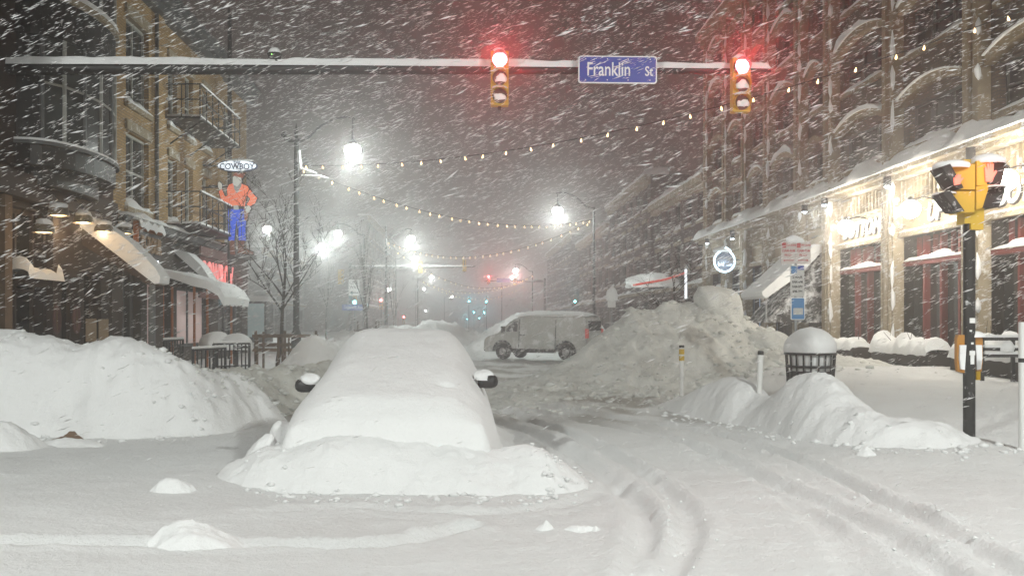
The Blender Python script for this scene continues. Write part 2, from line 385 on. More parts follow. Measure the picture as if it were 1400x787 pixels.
ridge('snowbank', 'cut ridge of snow left by the plow across the buried car nose',
      [(-2.05, 10.8, 0.34), (-2.0, 10.3, 0.46), (-1.85, 10.05, 0.54), (-1.5, 9.95, 0.63), (-1.0, 9.93, 0.61), (-0.4, 9.92, 0.54), (0.1, 9.92, 0.48), (0.36, 9.95, 0.49), (0.54, 10.0, 0.56), (0.62, 10.3, 0.36)],
      0.86, 0.7, M_SNOW, 0.03, 0.08, 1.2, 29, 1.75, streak=0.04)
ridge('snow_pile', 'bright drift climbing behind the nose of the parked van',
      crest([(650, 468, 47), (672, 446, 47.5), (690, 432, 48), (706, 422, 48.5), (730, 420, 49), (770, 424, 50)]), 1.8, 2, M_SNOW, 0.1, 0.3, 0.7, 31, 1.4, cat='snow pile')
ridge('snow_pile', 'hazy pointed snow pile in the road beyond the car roof',
      crest([(545, 458, 62), (575, 437, 62), (592, 432, 62), (615, 437, 62.5), (650, 450, 63), (668, 462, 63)]), 2.4, 2.4, M_SNOW, 0.16, 0.4, 0.5, 37, 1.2, cat='snow pile')
ridge('snowbank', 'long hazy bank of snow along the far left kerb',
      [(-5.0, 31, 0.9), (-5.0, 38, 1.5), (-4.8, 46, 1.3), (-4.8, 54, 1.9), (-4.9, 66, 1.5), (-5.0, 80, 1.7), (-5.0, 96, 1.4), (-5.2, 130, 1.6)], 1.5, 1.5, M_SNOW, 0.22, 0.5, 0.4, 41, 1.6)
ridge('snowbank', 'long hazy bank of snow along the far right kerb',
      [(6.6, 34, 1.0), (6.8, 44, 1.4), (6.4, 56, 1.6), (6.3, 70, 1.3), (6.2, 90, 1.7), (6.2, 130, 1.5)], 1.5, 1.5, M_SNOW, 0.22, 0.5, 0.4, 47, 1.6)

def lump(label, px, py, d, rx, ry, rz, seed, m=M_SNOW, dz=0.0, rough=0.2, name='snow_lump', pw=2.0):
    """a hump of snow growing out of the ground"""
    x = GX(px, d); n = 56; xs = np.linspace(x - rx * 1.5, x + rx * 1.5, n); ys = np.linspace(d - ry * 1.5, d + ry * 1.5, n); X, Y = np.meshgrid(xs, ys)
    wx = (X - x) / rx + 0.35 * fbm(X / rx * 0.6, Y / ry * 0.6, seed, 2); wy = (Y - d) / ry + 0.35 * fbm(X / rx * 0.6 + 5, Y / ry * 0.6, seed + 1, 2)
    u = np.clip(np.hypot(wx, wy), 0, 1.3); pr = np.where(u < 1, (1 - u**pw), 0)
    z = H(X, Y) - 0.03 + (rz + 0.03) * blur(pr, 2) * (1 + rough * fbm(X / rx * 0.9, Y / ry * 0.9, seed + 2, 2)) + 0.03 * fbm(X * 7, Y * 7, seed, 4, 0.65) * sst(0, 0.2, pr)
    return tag(grid_obj(name, xs, ys, z, m, keep=z > H(X, Y) - 0.025), label, 'snow lump')
lump('broad rounded snow hump lying alone at the bottom left', 264, 742, GD(742), 0.44, 0.30, 0.19, 3, rough=0.9)
lump('small snow hump just left of the plowed ridge', 240, 668, GD(670), 0.26, 0.20, 0.08, 5, rough=1.2)
lump('upright snow slab leaning against the left side of the buried car', 394, 600, 10.75, 0.30, 0.30, 0.50, 7, rough=0.6, pw=2.6)
lump('rounded snow shoulder at the left end of the plowed ridge', 362, 640, 10.3, 0.24, 0.3, 0.40, 9, rough=0.3, pw=2.6)
lump('small icy snow chunk lying right of centre in the foreground', 798, 718, GD(722), 0.17, 0.10, 0.055, 11, rough=1.4, pw=3)
lump('faint snow chunk half sunk beside the icy chunk', 745, 716, GD(720), 0.10, 0.08, 0.03, 13, rough=1.2)
lump('small snow chunk at the foot of the corner berm', 1184, 626, GD(628), 0.13, 0.1, 0.09, 15)
lump('snow chunk tucked against the right flank of the buried car', 692, 600, 10.5, 0.14, 0.14, 0.30, 17, rough=0.4, pw=3)
lump('low snow hump on the left below the tall bank', 100, 600, GD(606), 0.5, 0.3, 0.13, 21, rough=0.5)
lump('wide low snow hump at the left edge under the tall bank', 2, 606, GD(612), 0.6, 0.45, 0.32, 22, rough=0.4)
ob = blob(0.62, 0.55, 0.95, 25, 26, 0.30, 0.62).build('snow_block', M_PILE, smooth=True); ob.location = (GX(977, 25.2), 25.2, 2.12)
tag(ob, 'flat topped snow block standing on the crest of the huge pile', 'snow block')
ob = blob(0.55, 0.5, 0.4, 27, 14, 0.25).build('snow_block', M_PILE, smooth=True); ob.location = (GX(1055, 24.2), 24.2, 1.2)
tag(ob, 'rounded snow clod at the right foot of the huge pile', 'snow block')
lump('brown stained clod of frozen slush at the foot of the tall left bank', 92, 584, 13.40, 0.26, 0.07, 0.10, 51, M_WOOD, rough=1.2, name='slush_clod')

# crumbs and clods broken off the banks by plows and shovels
def surf(x, y):
    z = H(x[None], y[None])[0]
    for xs, ys, Z in SURF:
        i = np.clip(((x - xs[0]) / (xs[1] - xs[0])).astype(int), 0, len(xs) - 1); j = np.clip(((y - ys[0]) / (ys[1] - ys[0])).astype(int), 0, len(ys) - 1)
        inn = (x > xs[0]) & (x < xs[-1]) & (y > ys[0]) & (y < ys[-1]); z = np.where(inn, np.maximum(z, Z[j, i]), z)
    return z
def crumbs(name, label, areas, m, seed):
    rg = np.random.default_rng(seed); vs = []; fs = []
    bv = np.array([(1, 0, 0), (-1, 0, 0), (0, 1, 0), (0, -1, 0), (0, 0, 1), (0, 0, -1), (.6, .6, .5), (-.6, .6, .5), (-.6, -.6, .5), (.6, -.6, .5)], float)
    bf = [(4, 6, 7), (4, 7, 8), (4, 8, 9), (4, 9, 6), (0, 2, 6), (2, 1, 7), (1, 3, 8), (3, 0, 9), (2, 7, 6), (1, 8, 7), (3, 9, 8), (0, 6, 9), (5, 2, 0), (5, 1, 2), (5, 3, 1), (5, 0, 3)]
    for pts, n, spread, s0, s1 in areas:
        pts = np.array(smooth_line(pts, 8)); k = rg.integers(0, len(pts), n); x = pts[k, 0] + rg.normal(0, spread, n); y = pts[k, 1] + rg.normal(0, spread, n)
        z = surf(x, y); sz = s0 + (s1 - s0) * rg.random(n)**3
        for q in range(n):
            o = len(vs); w = rg.uniform(0, 6.28); c, sn = math.cos(w), math.sin(w); v = bv * (1 + rg.normal(0, 0.16, bv.shape)) * sz[q] * np.array([1.25, 0.9, 0.75])
            vs += [(x[q] + a * c - b * sn, y[q] + a * sn + b * c, z[q] + h * 0.9 + sz[q] * 0.1) for a, b, h in v]; fs += [tuple(i + o for i in f) for f in bf]
    o = MB().add(vs, fs).build(name, m, smooth=False); o.data.shade_smooth(); return tag(o, label, 'snow crumbs', kind='stuff')
crumbs('snow_crumbs', 'loose snow crumbs along the banks and ruts', [
    ([(-7.5, 13.35), (-6, 13.4), (-4.6, 13.7), (-3.9, 14.4)], 170, 0.22, 0.012, 0.06), ([(-2.3, 10.4), (-1.8, 9.15), (0, 9.0), (0.9, 9.3), (0.9, 10.2)], 260, 0.16, 0.008, 0.045),
    ([(3.6, 16.4), (4.1, 14.6), (4.6, 13.0), (5.6, 11.6), (6.6, 11.7)], 240, 0.22, 0.010, 0.06), ([(-7.4, 14.3), (-5.5, 14.5), (-4.4, 15)], 60, 0.35, 0.02, 0.07),
    (TRACKS[1][0][10:34], 90, 0.16, 0.006, 0.022), (TRACKS[2][0][10:34], 90, 0.16, 0.006, 0.024), (TRACKS[3][0][10:34], 90, 0.16, 0.006, 0.024)], M_SNOW, 5)
crumbs('slush_crumbs', 'dirty crumbs on the plowed lane and the huge pile', [
    ([(-4.4, 15.0), (-3.4, 16.6), (-2.8, 19)], 260, 0.35, 0.02, 0.09), ([(-1.5, 17), (1.5, 18), (3.5, 19)], 260, 0.9, 0.015, 0.07), ([(2.0, 21), (3.5, 21.5), (6, 22), (7.5, 22.5)], 420, 1.1, 0.03, 0.13), ([(3.5, 24), (5.5, 24.6), (7, 24.4)], 160, 0.7, 0.04, 0.16)], M_PILE, 6)

# ------------------------------------------------------------------ buried car (nose towards the camera)
CX, CY = -0.86, 10.0
car = thing('car', 'car buried under a thick smooth blanket of snow, dark mirrors sticking out', 'car', (CX, CY, 0.05))
cu_ = np.arange(-1.75, 1.75, 0.02); cv_ = np.arange(-0.5, 5.2, 0.02); U, V = np.meshgrid(cu_, cv_)
def car_shape(grow, U, V):
    zt = np.interp(V, [-0.16 - grow * .4, 0.0 - grow * .4, 0.25, 0.7, 1.2, 1.7, 2.15, 2.5, 3.0, 3.5, 3.9, 4.2, 4.4 + grow * .4], [0.1, 0.54 + grow * .7, 0.74 + grow, 0.89 + grow, 1.06 + grow, 1.23 + grow, 1.37 + grow, 1.45 + grow, 1.47 + grow, 1.42 + grow, 1.26 + grow, 0.9 + grow, 0.1])
    bw = 0.92 + grow * 1.25 - 0.10 * sst(0.9, -0.1, V) - 0.10 * sst(2.4, 4.2, V); au = np.abs(U) / bw
    flat = 0.45 + 0.08 * sst(1.6, 0.5, V)
    zs = zt - np.clip(zt - 0.70, 0, 2) * np.clip((au - flat) / (1 - flat), 0, 1)**1.9 * 1.0 - 0.05 * np.clip(au, 0, 1)**2
    return np.where(au < 1, zs, np.maximum(zs - 6 * (au - 1), 0)).clip(0)
hs_ = blur(car_shape(0.20, U, V), 9)
ng = H(U + CX, V + CY) - 0.05
side = np.hypot(np.clip(np.abs(U) - 0.82, 0, 9), np.clip(np.abs(V - 2.1) - 1.9, 0, 9))
drift = 0.62 * np.exp(-(side / 0.42)**1.6) * (0.85 + 0.5 * fbm(U * 1.2, V * 1.2, 77, 3))
hs_ = np.maximum(hs_, drift + ng - 0.05)
hs_ = blur(hs_, 2) + 0.035 * fbm(U * 1.1, V * 1.1, 81, 3) + 0.008 * fbm(U * 6, V * 6, 82, 3) - 0.045 * np.exp(-(((U - 0.62) / 0.10)**2 + ((V - 0.62) / 0.05)**2))
grid_obj('snow_cover', cu_, cv_, hs_, M_SNOW, keep=hs_ > ng - 0.06, parent=car)
U2, V2 = np.meshgrid(np.arange(-0.95, 0.951, 0.05), np.arange(-0.2, 4.5, 0.05))
grid_obj('body', np.arange(-0.95, 0.951, 0.05), np.arange(-0.2, 4.5, 0.05), blur(car_shape(0.0, U2, V2), 1) - 0.12, mat('grey_car_paint', (0.06, 0.065, 0.07), 0.3), keep=car_shape(0.0, U2, V2) > 0.15, parent=car)
for s in (-1, 1):
    mm = MB(); n = 14
    vs = []; fs = []
    for i in range(9):
        th = math.pi * i / 8
        for j in range(n):
            ph = 2 * math.pi * j / n
            x = math.cos(ph) * math.sin(th); z = math.sin(ph) * math.sin(th); y = math.cos(th)
            vs.append((0.125 * np.sign(x) * abs(x)**0.7, 0.09 * y, 0.085 * np.sign(z) * abs(z)**0.75))
    for i in range(8):
        for j in range(n): fs.append((i * n + j, (i + 1) * n + j, (i + 1) * n + (j + 1) % n, i * n + (j + 1) % n))
    mm.add(vs, fs); mm.tube([(-s * 0.08, 0.0, -0.05), (-s * 0.28, 0.02, -0.09)], 0.03, 8)
    mo = mm.build('wing_mirror', M_BLACK, car, True, (s * (1.10 if s > 0 else 1.12), 1.55, 1.03 if s > 0 else 0.98))
    c = blob(0.135, 0.12, 0.10, 90 + s, 14, 0.25); c.build('snow_cap', M_SNOW, mo, True, (-s * 0.05, 0.02, 0.045))

# ------------------------------------------------------------------ mast arm with signals, camera and street sign
AD = 18.6
ax0 = -10.6
def armz(x): return P(640, np.interp(x, [GX(0, AD), GX(1055, AD)], [93, 97]), AD).z
arm = thing('traffic_mast', 'long black signal mast arm topped with a strip of snow over the street', 'signal mast', (ax0, AD, 0))
az = [armz(ax0), armz(GX(1053, AD))]; axl = GX(1053, AD) - ax0
MB().tube([(0, 0, az[0] - 0.0), (axl * .5, 0, (az[0] + az[1]) / 2), (axl, 0, az[1])], [0.135, 0.105, 0.062], 12).build('arm', M_DARK, arm, True)
MB().tube([(0, 0, -0.2), (0, 0, 3), (0, 0, az[0] + 0.3)], [0.2, 0.17, 0.14], 14).build('pole', M_DARK, arm, True)
MB().lathe([(0.001, 0), (0.32, 0.0), (0.32, 0.12), (0.24, 0.2), (0.22, 0.35)], (0, 0, 0.1), 14).build('base_flange', M_DARK, arm, True)
n = 260; vs = []; fs = []
for i in range(n):
    x = axl * i / (n - 1); f = i / (n - 1); r = 0.13 - 0.07 * f; zc = az[0] + (az[1] - az[0]) * f
    hh = 0.12 + 0.05 * float(vn(np.array(x * 0.8), np.array(0.0), 5)) + 0.03 * float(vn(np.array(x * 4.0), np.array(0.0), 6))
    if i in (0, n - 1): hh = 0.02
    for a, b in ((-1.0, 0.1), (-0.95, 0.55), (-0.6, 0.95), (0, 1.0), (0.6, 0.95), (0.95, 0.55), (1.0, 0.1)):
        vs.append((x, a * r * 0.93, zc + r * math.sqrt(max(0, 1 - (a * .93)**2)) * 0.85 + b * hh))
    if i:
        o = (i - 1) * 7; fs += [(o + k, o + k + 1, o + 7 + k + 1, o + 7 + k) for k in range(6)]
MB().add(vs, fs).build('snow_strip', M_CAP, arm, True)

M_RED_ON = glow('red_signal_light', (1.0, 0.15, 0.17), 14, True); M_RING = mat('signal_visor', (0.05, 0.05, 0.045), 0.6)
M_LENS = mat('unlit_lens', (0.10, 0.07, 0.06), 0.3)
def signal(name, label, x, y, z, s=1.0, lit=None, pw=0, rz=0, snow=True, group=None, hcol=None, names=True, hang=True):
    """vertical three-lens head; z = centre of top lens"""
    t = thing(name, label, 'traffic signal', (x, y, z), rz, group)
    for k in range(3):
        zz = -k * 0.345 * s
        w = 0.17 * s
        sec = MB().prism([(-w, zz - .168 * s), (-w * .9, zz - .172 * s), (w * .9, zz - .172 * s), (w, zz - .168 * s), (w, zz + .168 * s), (w * .9, zz + .172 * s), (-w * .9, zz + .172 * s), (-w, zz + .168 * s)], 'y', -0.10 * s, 0.10 * s).build('housing_section', hcol or M_YEL, t)
        on = lit == k
        c = {0: M_RED_ON, 1: None, 2: glow('cyan_signal_light', (0.12, 0.85, 1.0), 60)}[k] if on else M_LENS
        MB().lathe([(0.145 * s, -0.10 * s), (0.14 * s, -0.115 * s), (0.10 * s, -0.135 * s), (0.002, -0.145 * s)], (0, 0, zz), 20, 'y').build('lens', c, t, True)
        # tunnel visor, open below
        vs = []; fs = []; m = 18
        for i in range(m + 1):
            a = R(-60 + 300 * i / m)
            for rr, yy in ((0.150, -0.10), (0.157, -0.10), (0.157, -0.10 - 0.17 * (0.35 + 0.65 * (math.sin(a) * .5 + .5))), (0.150, -0.10 - 0.17 * (0.35 + 0.65 * (math.sin(a) * .5 + .5)))):
                vs.append((math.cos(a) * rr * s, yy * s, zz + math.sin(a) * rr * s))
        for i in range(m):
            for q in range(4): fs.append((i * 4 + q, i * 4 + (q + 1) % 4, i * 4 + 4 + (q + 1) % 4, i * 4 + 4 + q))
        vz = MB().add(vs, fs).build('visor', M_RING if on else hcol or M_YEL, t, True)
        if snow:
            if not on:                                # wind-packed snow in the lower part of the tunnel
                b = blob(0.115 * s, 0.05 * s, 0.12 * s, k * 7 + int(abs(x) * 10) % 5, 8, 0.35).build('packed_snow', M_CAP, vz, True, (0.015 * s, -0.13 * s, zz - 0.05 * s))
            cc = blob(0.13 * s, 0.12 * s, 0.05 * s if k else 0.10 * s, k + 3, 8, 0.2).build('snow_cap', M_CAP, vz, True, (0, -0.13 * s if k else -0.03 * s, zz + 0.15 * s))
    MB().tube([(0, 0.06 * s, -0.86 * s), (0, 0.06 * s, -0.93 * s)], 0.035 * s, 8).build('drain_nipple', M_BLACK, t)
    if hang: MB().box(-0.04 * s, 0.04 * s, 0.1 * s, 0.2 * s, -0.45 * s, 0.12 * s).build('clamp_bracket', M_BLACK, t)
    if pw: o = lamp(t, (0, -0.32 * s, 0), pw, (1.0, 0.035, 0.045) if lit == 0 else (0.15, 0.8, 1.0), 0.10); o.data.type = 'SPOT'; o.data.spot_size = R(110); o.data.spot_blend = 0.5; o.rotation_euler = (R(-97), 0, 0)
    return t
p = P(683, 84, AD - 0.28); signal('traffic_signal', 'traffic signal with bright red light left of the blue Franklin sign', p.x, p.y, p.z, lit=0, pw=270)
p = P(1012, 93, AD - 0.28); signal('traffic_signal', 'traffic signal with bright red light at the tip of the mast arm', p.x, p.y, p.z, lit=0, pw=270)

M_SBLUE = mat('sign_blue', (0.0, 0.048, 0.33), 0.4, var=0.15, vscale=6)
M_LETTER = mat('reflective_white', (0.82, 0.82, 0.80), 0.4)
def roundrect(w, h, r, n=5):
    out = []
    for cx, cz, a0 in ((w - r, h - r, 0), (-w + r, h - r, 90), (-w + r, -h + r, 180), (w - r, -h + r, 270)):
        for i in range(n + 1):
            a = R(a0 + 90 * i / n); out.append((cx + r * math.cos(a), cz + r * math.sin(a)))
    return out
p = P(844.5, 95.5, AD - 0.3)
ss = thing('street_sign', 'blue overhead street sign reading Franklin St', 'street sign', p)
ss.rotation_euler = (0, R(0.6), 0)
MB().prism(roundrect(0.757, 0.265, 0.05), 'y', 0.0, 0.02).build('border', M_LETTER, ss)
MB().prism(roundrect(0.733, 0.241, 0.04), 'y', -0.004, 0.0).build('panel', M_SBLUE, ss)
text('Franklin', 0.37, M_LETTER, 'lettering', ss, (-0.175, -0.006, -0.005), FRONT, 0.002, 0.72, bold=0.004)
text('St', 0.26, M_LETTER, 'lettering', ss, (0.60, -0.006, -0.035), FRONT, 0.002, 0.78, bold=0.003)
for bx in (-0.62, -0.2, 0.2, 0.62):
    for bz in (-0.2, 0.2):
        MB().lathe([(0.012, -0.012), (0.004, -0.014)], (bx, 0, bz), 8, 'y').build('bolt', M_LETTER, ss)
for bx in (-0.4, 0.4): MB().box(bx - 0.02, bx + 0.02, 0.02, 0.26, -0.05, 0.05).build('bracket', M_BLACK, ss)
p = P(375.5, 82, AD - 0.05)
cm = thing('traffic_camera', 'small domed traffic camera with green light on the mast arm', 'camera', (p.x, p.y, armz(p.x)))
MB().tube([(0.10, 0, 0.05), (0.06, 0, 0.13), (-0.02, -0.02, 0.2)], 0.022, 8).build('stem', M_BLACK, cm, True)
MB().lathe([(0.11, 0.19), (0.125, 0.2), (0.14, 0.26), (0.15, 0.27), (0.14, 0.285)], (0, 0, 0.0), 18).build('housing', M_BLACK, cm, True)
blob(0.13, 0.13, 0.12, 4, 10, 0.05).build('snow_cap', M_CAP, cm, True, (0, 0, 0.285))
MB().lathe([(0.012, -0.135), (0.002, -0.145)], (-0.03, 0, 0.235), 8, 'y').build('status_light', glow('green_led', (0.35, 1, 0.2), 3), cm)

# ------------------------------------------------------------------ street lamps, strings of bulbs
M_LAMP = glow('lamp_globe', (1.0, 0.98, 0.95), 25)
LAMPCOL = (0.90, 1.0, 0.96)
def street_lamp(label, x, y, top, side, reach, power, base=0.5, ornate=False, lz=None, thick=0.085, name='street_lamp', group='street lamps', spot=False):
    z0 = base
    t = thing(name, label, 'street lamp', (x, y, z0)); h = top - z0
    MB().tube([(0, 0, -0.8), (0, 0, 1.2), (0, 0, h)], [thick * 1.1, thick, thick * 0.7], 12).build('pole', M_DARK, t, True)
    MB().lathe([(thick * 2.2, -0.6), (thick * 2.2, 0.3), (thick * 1.7, 0.4), (thick * 1.5, 0.9), (thick * 1.1, 1.0)], (0, 0, 0), 12).build('base', M_DARK, t, True)
    if ornate:
        MB().lathe([(0.02, 0), (0.06, 0.05), (0.05, 0.12), (0.07, 0.2), (0.045, 0.3), (0.005, 0.5)], (0, 0, h), 10).build('finial', M_BLACK, t, True)
        MB().tube([(0.2 * side, 0, h - 0.02), (0, 0, h - 0.06), (-0.2 * side, 0, h - 0.05), (-0.34 * side, 0, h + 0.02), (-0.40 * side, 0, h + 0.14), (-0.36 * side, 0, h + 0.22)], [0.06, 0.06, 0.06, 0.07, 0.09, 0.05], 8).build('scroll', M_BLACK, t, True)
    pts = smooth_line([(0, 0, h - 0.05), (0.35 * side, 0, h + 0.02), (0.8 * side, 0, h + 0.42), (reach * 0.75 * side, 0, h + 0.66), (reach * side, 0, h + 0.68), (reach * side * 1.03, 0, h + 0.60)], 4)
    MB().tube(pts, [0.045 - 0.02 * i / len(pts) for i in range(len(pts))], 8).build('arm', M_BLACK, t, True)
    gz = (lz if lz is not None else top + 0.1) - z0
    MB().lathe([(0.02, h + 0.66 - gz), (0.04, 0.30), (0.12, 0.22), (0.17, 0.16), (0.17, 0.12)], (reach * side, 0, gz), 14).build('lamp_housing', M_BLACK, t, True)
    MB().lathe([(0.15, 0.12), (0.24, 0.05), (0.27, -0.06), (0.22, -0.2), (0.12, -0.27), (0.002, -0.29)], (reach * side, 0, gz), 16).build('lamp_globe', M_LAMP, t, True)  # globe enlarged to stand in for the glare around the lamp
    if spot:
        o = lamp(t, (reach * side, 0, gz - 0.42), power, (0.96, 1.0, 0.965), 0.35); o.data.type = 'SPOT'; o.data.spot_size = R(172); o.data.spot_blend = 0.08
    else: lamp(t, (reach * side, 0, gz - 0.45), power, LAMPCOL, 0.2)
    return t
L1 = street_lamp('tall ornate black street lamp nearest on the left with snow on its collar', GX(405, 30), 30, P(0, 190, 30).z, 1, 1.78, 700, 0.55, True, P(0, 203, 30).z, 0.10)
b = MB(); b.tube([(0.02, -0.09, 0), (0.05, -0.1, 0.35), (0.10, -0.1, -0.2), (0.35, -0.05, -0.28), (0.6, 0, -0.34)], [0.03, 0.05, 0.06, 0.05, 0.02], 7); b.tube([(0.1, -0.1, -0.42), (0.7, -0.03, -0.44), (0.95, 0, -0.5)], [0.03, 0.045, 0.02], 6)
b.build('snow_clump', M_CAP, L1, True, (0.05, 0, P(0, 222, 30).z - 0.55))
street_lamp('bright street lamp on a slim pole at the right kerb beyond the van', GX(812, 45), 45, P(0, 283, 45).z, -1, 1.72, 900, 0.5, False, P(0, 287, 45).z, 0.075)
for px, py, d, side, pwr, lab in ((440, 335, 70, 1, 1500, 'large glowing lamp low left of the second mast arm'), (365, 312, 58, 1, 620, 'glowing lamp behind the boots of the cowboy sign'),
                           (462, 318, 62, -1, 600, 'glowing lamp right above the largest left glow'), (562, 325, 64, 1, 800, 'glowing street lamp above the second mast arm, upper of two'),
                           (568, 352, 82, 1, 950, 'glowing street lamp just under the upper one by the mast arm'), (590, 378, 118, 1, 850, 'small distant street lamp below the far mast arm'),
                           (705, 369, 96, -1, 850, 'white distant street lamp beside the far red signal')):
    x = GX(px, d); street_lamp(lab, x - side * 1.7, d, P(0, py, d).z - 0.1, side, 1.7, pwr, 0.4, False, P(0, py, d).z, 0.08)
for px, py, d, lab in ((580, 394, 170, 'tiny far lamp dot below the smallest street lamp on the left'), (700, 379, 140, 'tiny far lamp dot between the far red signals'), (746, 429, 200, 'tiny far lamp dot above the van windscreen'),
                       (618, 405, 190, 'tiny yellowish far lamp dot near the cyan signals'), (582, 424, 230, 'lowest tiny far lamp dot left of the cyan signals'), (532, 395, 130, 'tiny far lamp dot right of the slim left pole')):
    x = GX(px, d); t = street_lamp(lab, x - 1.5, d, P(0, py, d).z - 0.1, 1, 1.5, 260, 0.3, False, P(0, py, d).z, 0.07)
# crossing lamps behind the photographer: same kind of street lamp, on the near corners
street_lamp('street lamp on the near right corner beside the viewer', 12.0, 1.5, 10.4, -1, 2.2, 7500, 0.2, True, 10.5, 0.1, spot=True)
street_lamp('street lamp on the near left corner beside the viewer', -12.5, -1.5, 10.4, 1, 2.2, 8700, 0.2, True, 10.5, 0.1, spot=True)

M_BULB = glow('warm_bulb', (1.0, 0.66, 0.34), 4); M_CORD = mat('black_cord', (0.02, 0.02, 0.02), 0.6)
bm0 = MB().lathe([(0.003, -0.045), (0.022, -0.034), (0.028, -0.004), (0.02, 0.02), (0.011, 0.04), (0.01, 0.06)], (0, 0, 0), 8)
_bulb = None
def string_lights(label, a, b, sag, n, group='strings of festoon bulbs'):
    global _bulb
    a, b = Vector(a), Vector(b); t = thing('string_lights', label, 'string lights', a, 0, group)
    pt = lambda f: (b - a) * f - Vector((0, 0, sag * 4 * f * (1 - f)))
    MB().tube([pt(i / 40) for i in range(41)], 0.012, 5).build('cord', M_CORD, t, True)
    for i in range(n):
        f = (i + 0.5 + 0.15 * random.uniform(-1, 1)) / n
        loc = pt(f) - Vector((0, 0, 0.07))
        if _bulb is None: _bulb = bm0.build('bulb', M_BULB, t, True, loc)
        else: share(_bulb, t, loc, (random.uniform(-.3, .3), random.uniform(-.3, .3), 0), name='bulb')
PL = P(408, 226, 30); PR = P(811, 300, 45); PL2 = P(528, 330, 63)
string_lights('nearest string of warm bulbs rising from the ornate lamp post to the right building', PL, P(1470, -12, 18.5), 0.93, 28)
string_lights('string of warm bulbs sagging from the ornate lamp post to the right pole', PL + Vector((0, 0, -.05)), PR, 0.9, 30)
string_lights('string of warm bulbs dipping from the right pole to the slim left pole', PR + Vector((0, 0, -.05)), PL2, 1.35, 30)
PR3 = P(730, 375, 84); PL3 = P(577, 384, 104)
string_lights('short string of warm bulbs just under the second mast arm', PL2 + Vector((0, 0, -.1)), PR3, 2.0, 26)
string_lights('hazy string of warm bulbs left of the far red signals', PR3 + Vector((0, 0, -.05)), PL3, 1.4, 26)
string_lights('faintest and lowest string of warm bulbs above the cyan signals', PL3, P(717, 390, 126), 1.9, 26)
sp = thing('festoon_pole', 'slim dark pole holding the festoon strings on the left', 'pole', (PL2.x, PL2.y, 0.4))
MB().tube([(0, 0, -0.6), (0, 0, PL2.z + 0.6)], [0.11, 0.07], 10).build('shaft', M_DARK, sp, True)
b = MB(); b.tube([(0.02, -0.08, PL2.z - 0.2), (0.08, -0.1, PL2.z - 0.6), (0.45, 0, PL2.z - 0.9)], [0.04, 0.07, 0.04], 6); b.build('snow_clump', M_CAP, sp, True)

# ------------------------------------------------------------------ second crossing
D2 = 85
m2 = thing('traffic_mast', 'second hazy mast arm with snow on it farther down the street', 'signal mast', (GX(479, D2), D2, 0.3))
hz = P(0, 366, D2).z - 0.3
MB().tube([(0, 0, -0.5), (0, 0, hz + 0.4)], [0.17, 0.13], 10).build('pole', M_DARK, m2, True)
MB().tube([(0, 0, hz), (11.2, 0, hz + 0.1)], [0.12, 0.07], 10).build('arm', M_DARK, m2, True)
MB().box(0.1, 11.0, -0.09, 0.09, hz + 0.11, hz + 0.24).build('snow_strip', M_CAP, m2)
signal('traffic_signal', 'hazy yellow backed traffic signal on the second mast arm, left one', GX(575, D2), D2 - 0.3, P(0, 360, D2).z, 1.0, None, 0, R(180), False)
signal('traffic_signal', 'hazy yellow backed traffic signal on the second mast arm, right one', GX(635, D2), D2 - 0.3, P(0, 358, D2).z, 1.0, None, 0, R(180), False)
signal('traffic_signal', 'yellow signal head on the left pole of the second crossing', GX(466, D2), D2 - 0.3, P(0, 372, D2).z, 1.25, None, 0, R(60), False)
D3 = 103
m3 = thing('traffic_mast', 'third hazy mast arm reaching in from the right with red lights', 'signal mast', (GX(745, D3), D3, 0.3))
hz = P(0, 384, D3).z - 0.3
MB().tube([(0, 0, -0.5), (0, 0, hz + 0.3)], [0.17, 0.13], 10).build('pole', M_DARK, m3, True)
MB().tube([(0, 0, hz), (-6.6, 0, hz)], [0.12, 0.07], 10).build('arm', M_DARK, m3, True)
for px, py, l in ((668, 378, 'far red traffic signal on the left of the hazy pair'), (704, 378, 'far red traffic signal on the right of the hazy pair')):
    p = P(px, py, D3 - 0.4); signal('traffic_signal', l, p.x, p.y, p.z, 1.0, 0, 620, 0, False)
so = thing('street_sign', 'small hazy blue street sign between the far red signals', 'street sign', P(688, 383, D3 - 0.35))
MB().prism(roundrect(0.7, 0.22, 0.04), 'y', 0, 0.02).build('panel', M_SBLUE, so)
for px, py, d, l in ((641, 412, 165, 'distant cyan signal, upper left of the far cluster'), (665, 412, 165, 'distant cyan signal, upper right of the far cluster'),
                     (648, 427, 230, 'tiny cyan signal low in the far cluster, second from left'), (638, 436, 250, 'tiny cyan signal, lowest left of the far cluster'), (655, 435, 250, 'tiny cyan signal, lowest right of the far cluster'), (662, 427, 230, 'tiny cyan signal low in the far cluster, rightmost'),
                     (786, 412, 120, 'cyan signal glowing above the van roof'), (485, 413, D2 + 1, 'cyan signal above the blue sign of the second crossing')):
    p = P(px, py, d); t = signal('traffic_signal', l, p.x, p.y, p.z + 0.69, 1.0, 2, 330 if d > 150 else 60, 0, False, hang=False)
    MB().tube([(0, 0.1, 0.3), (0, 0.1, -p.z - 0.7)], 0.06, 6).build('post', M_DARK, t)
for px, py, d, l in ((521, 410, 92, 'orange red far signal left of the festoon pole foot'), (552, 433, 120, 'small orange red far signal low beside the snow piles')):
    p = P(px, py, d); t = signal('traffic_signal', l, p.x, p.y, p.z, 1.0, 0, 60, 0, False, hang=False)
    MB().tube([(0, 0.1, -0.8), (0, 0.1, -p.z)], 0.06, 6).build('post', M_DARK, t)
ow = thing('street_sign', 'one way sign with a left arrow on the second crossing pole', 'street sign', P(484, 393, D2 - 0.4))
MB().prism(roundrect(0.52, 0.75, 0.06), 'y', 0, 0.02).build('border', M_BLACK, ow)
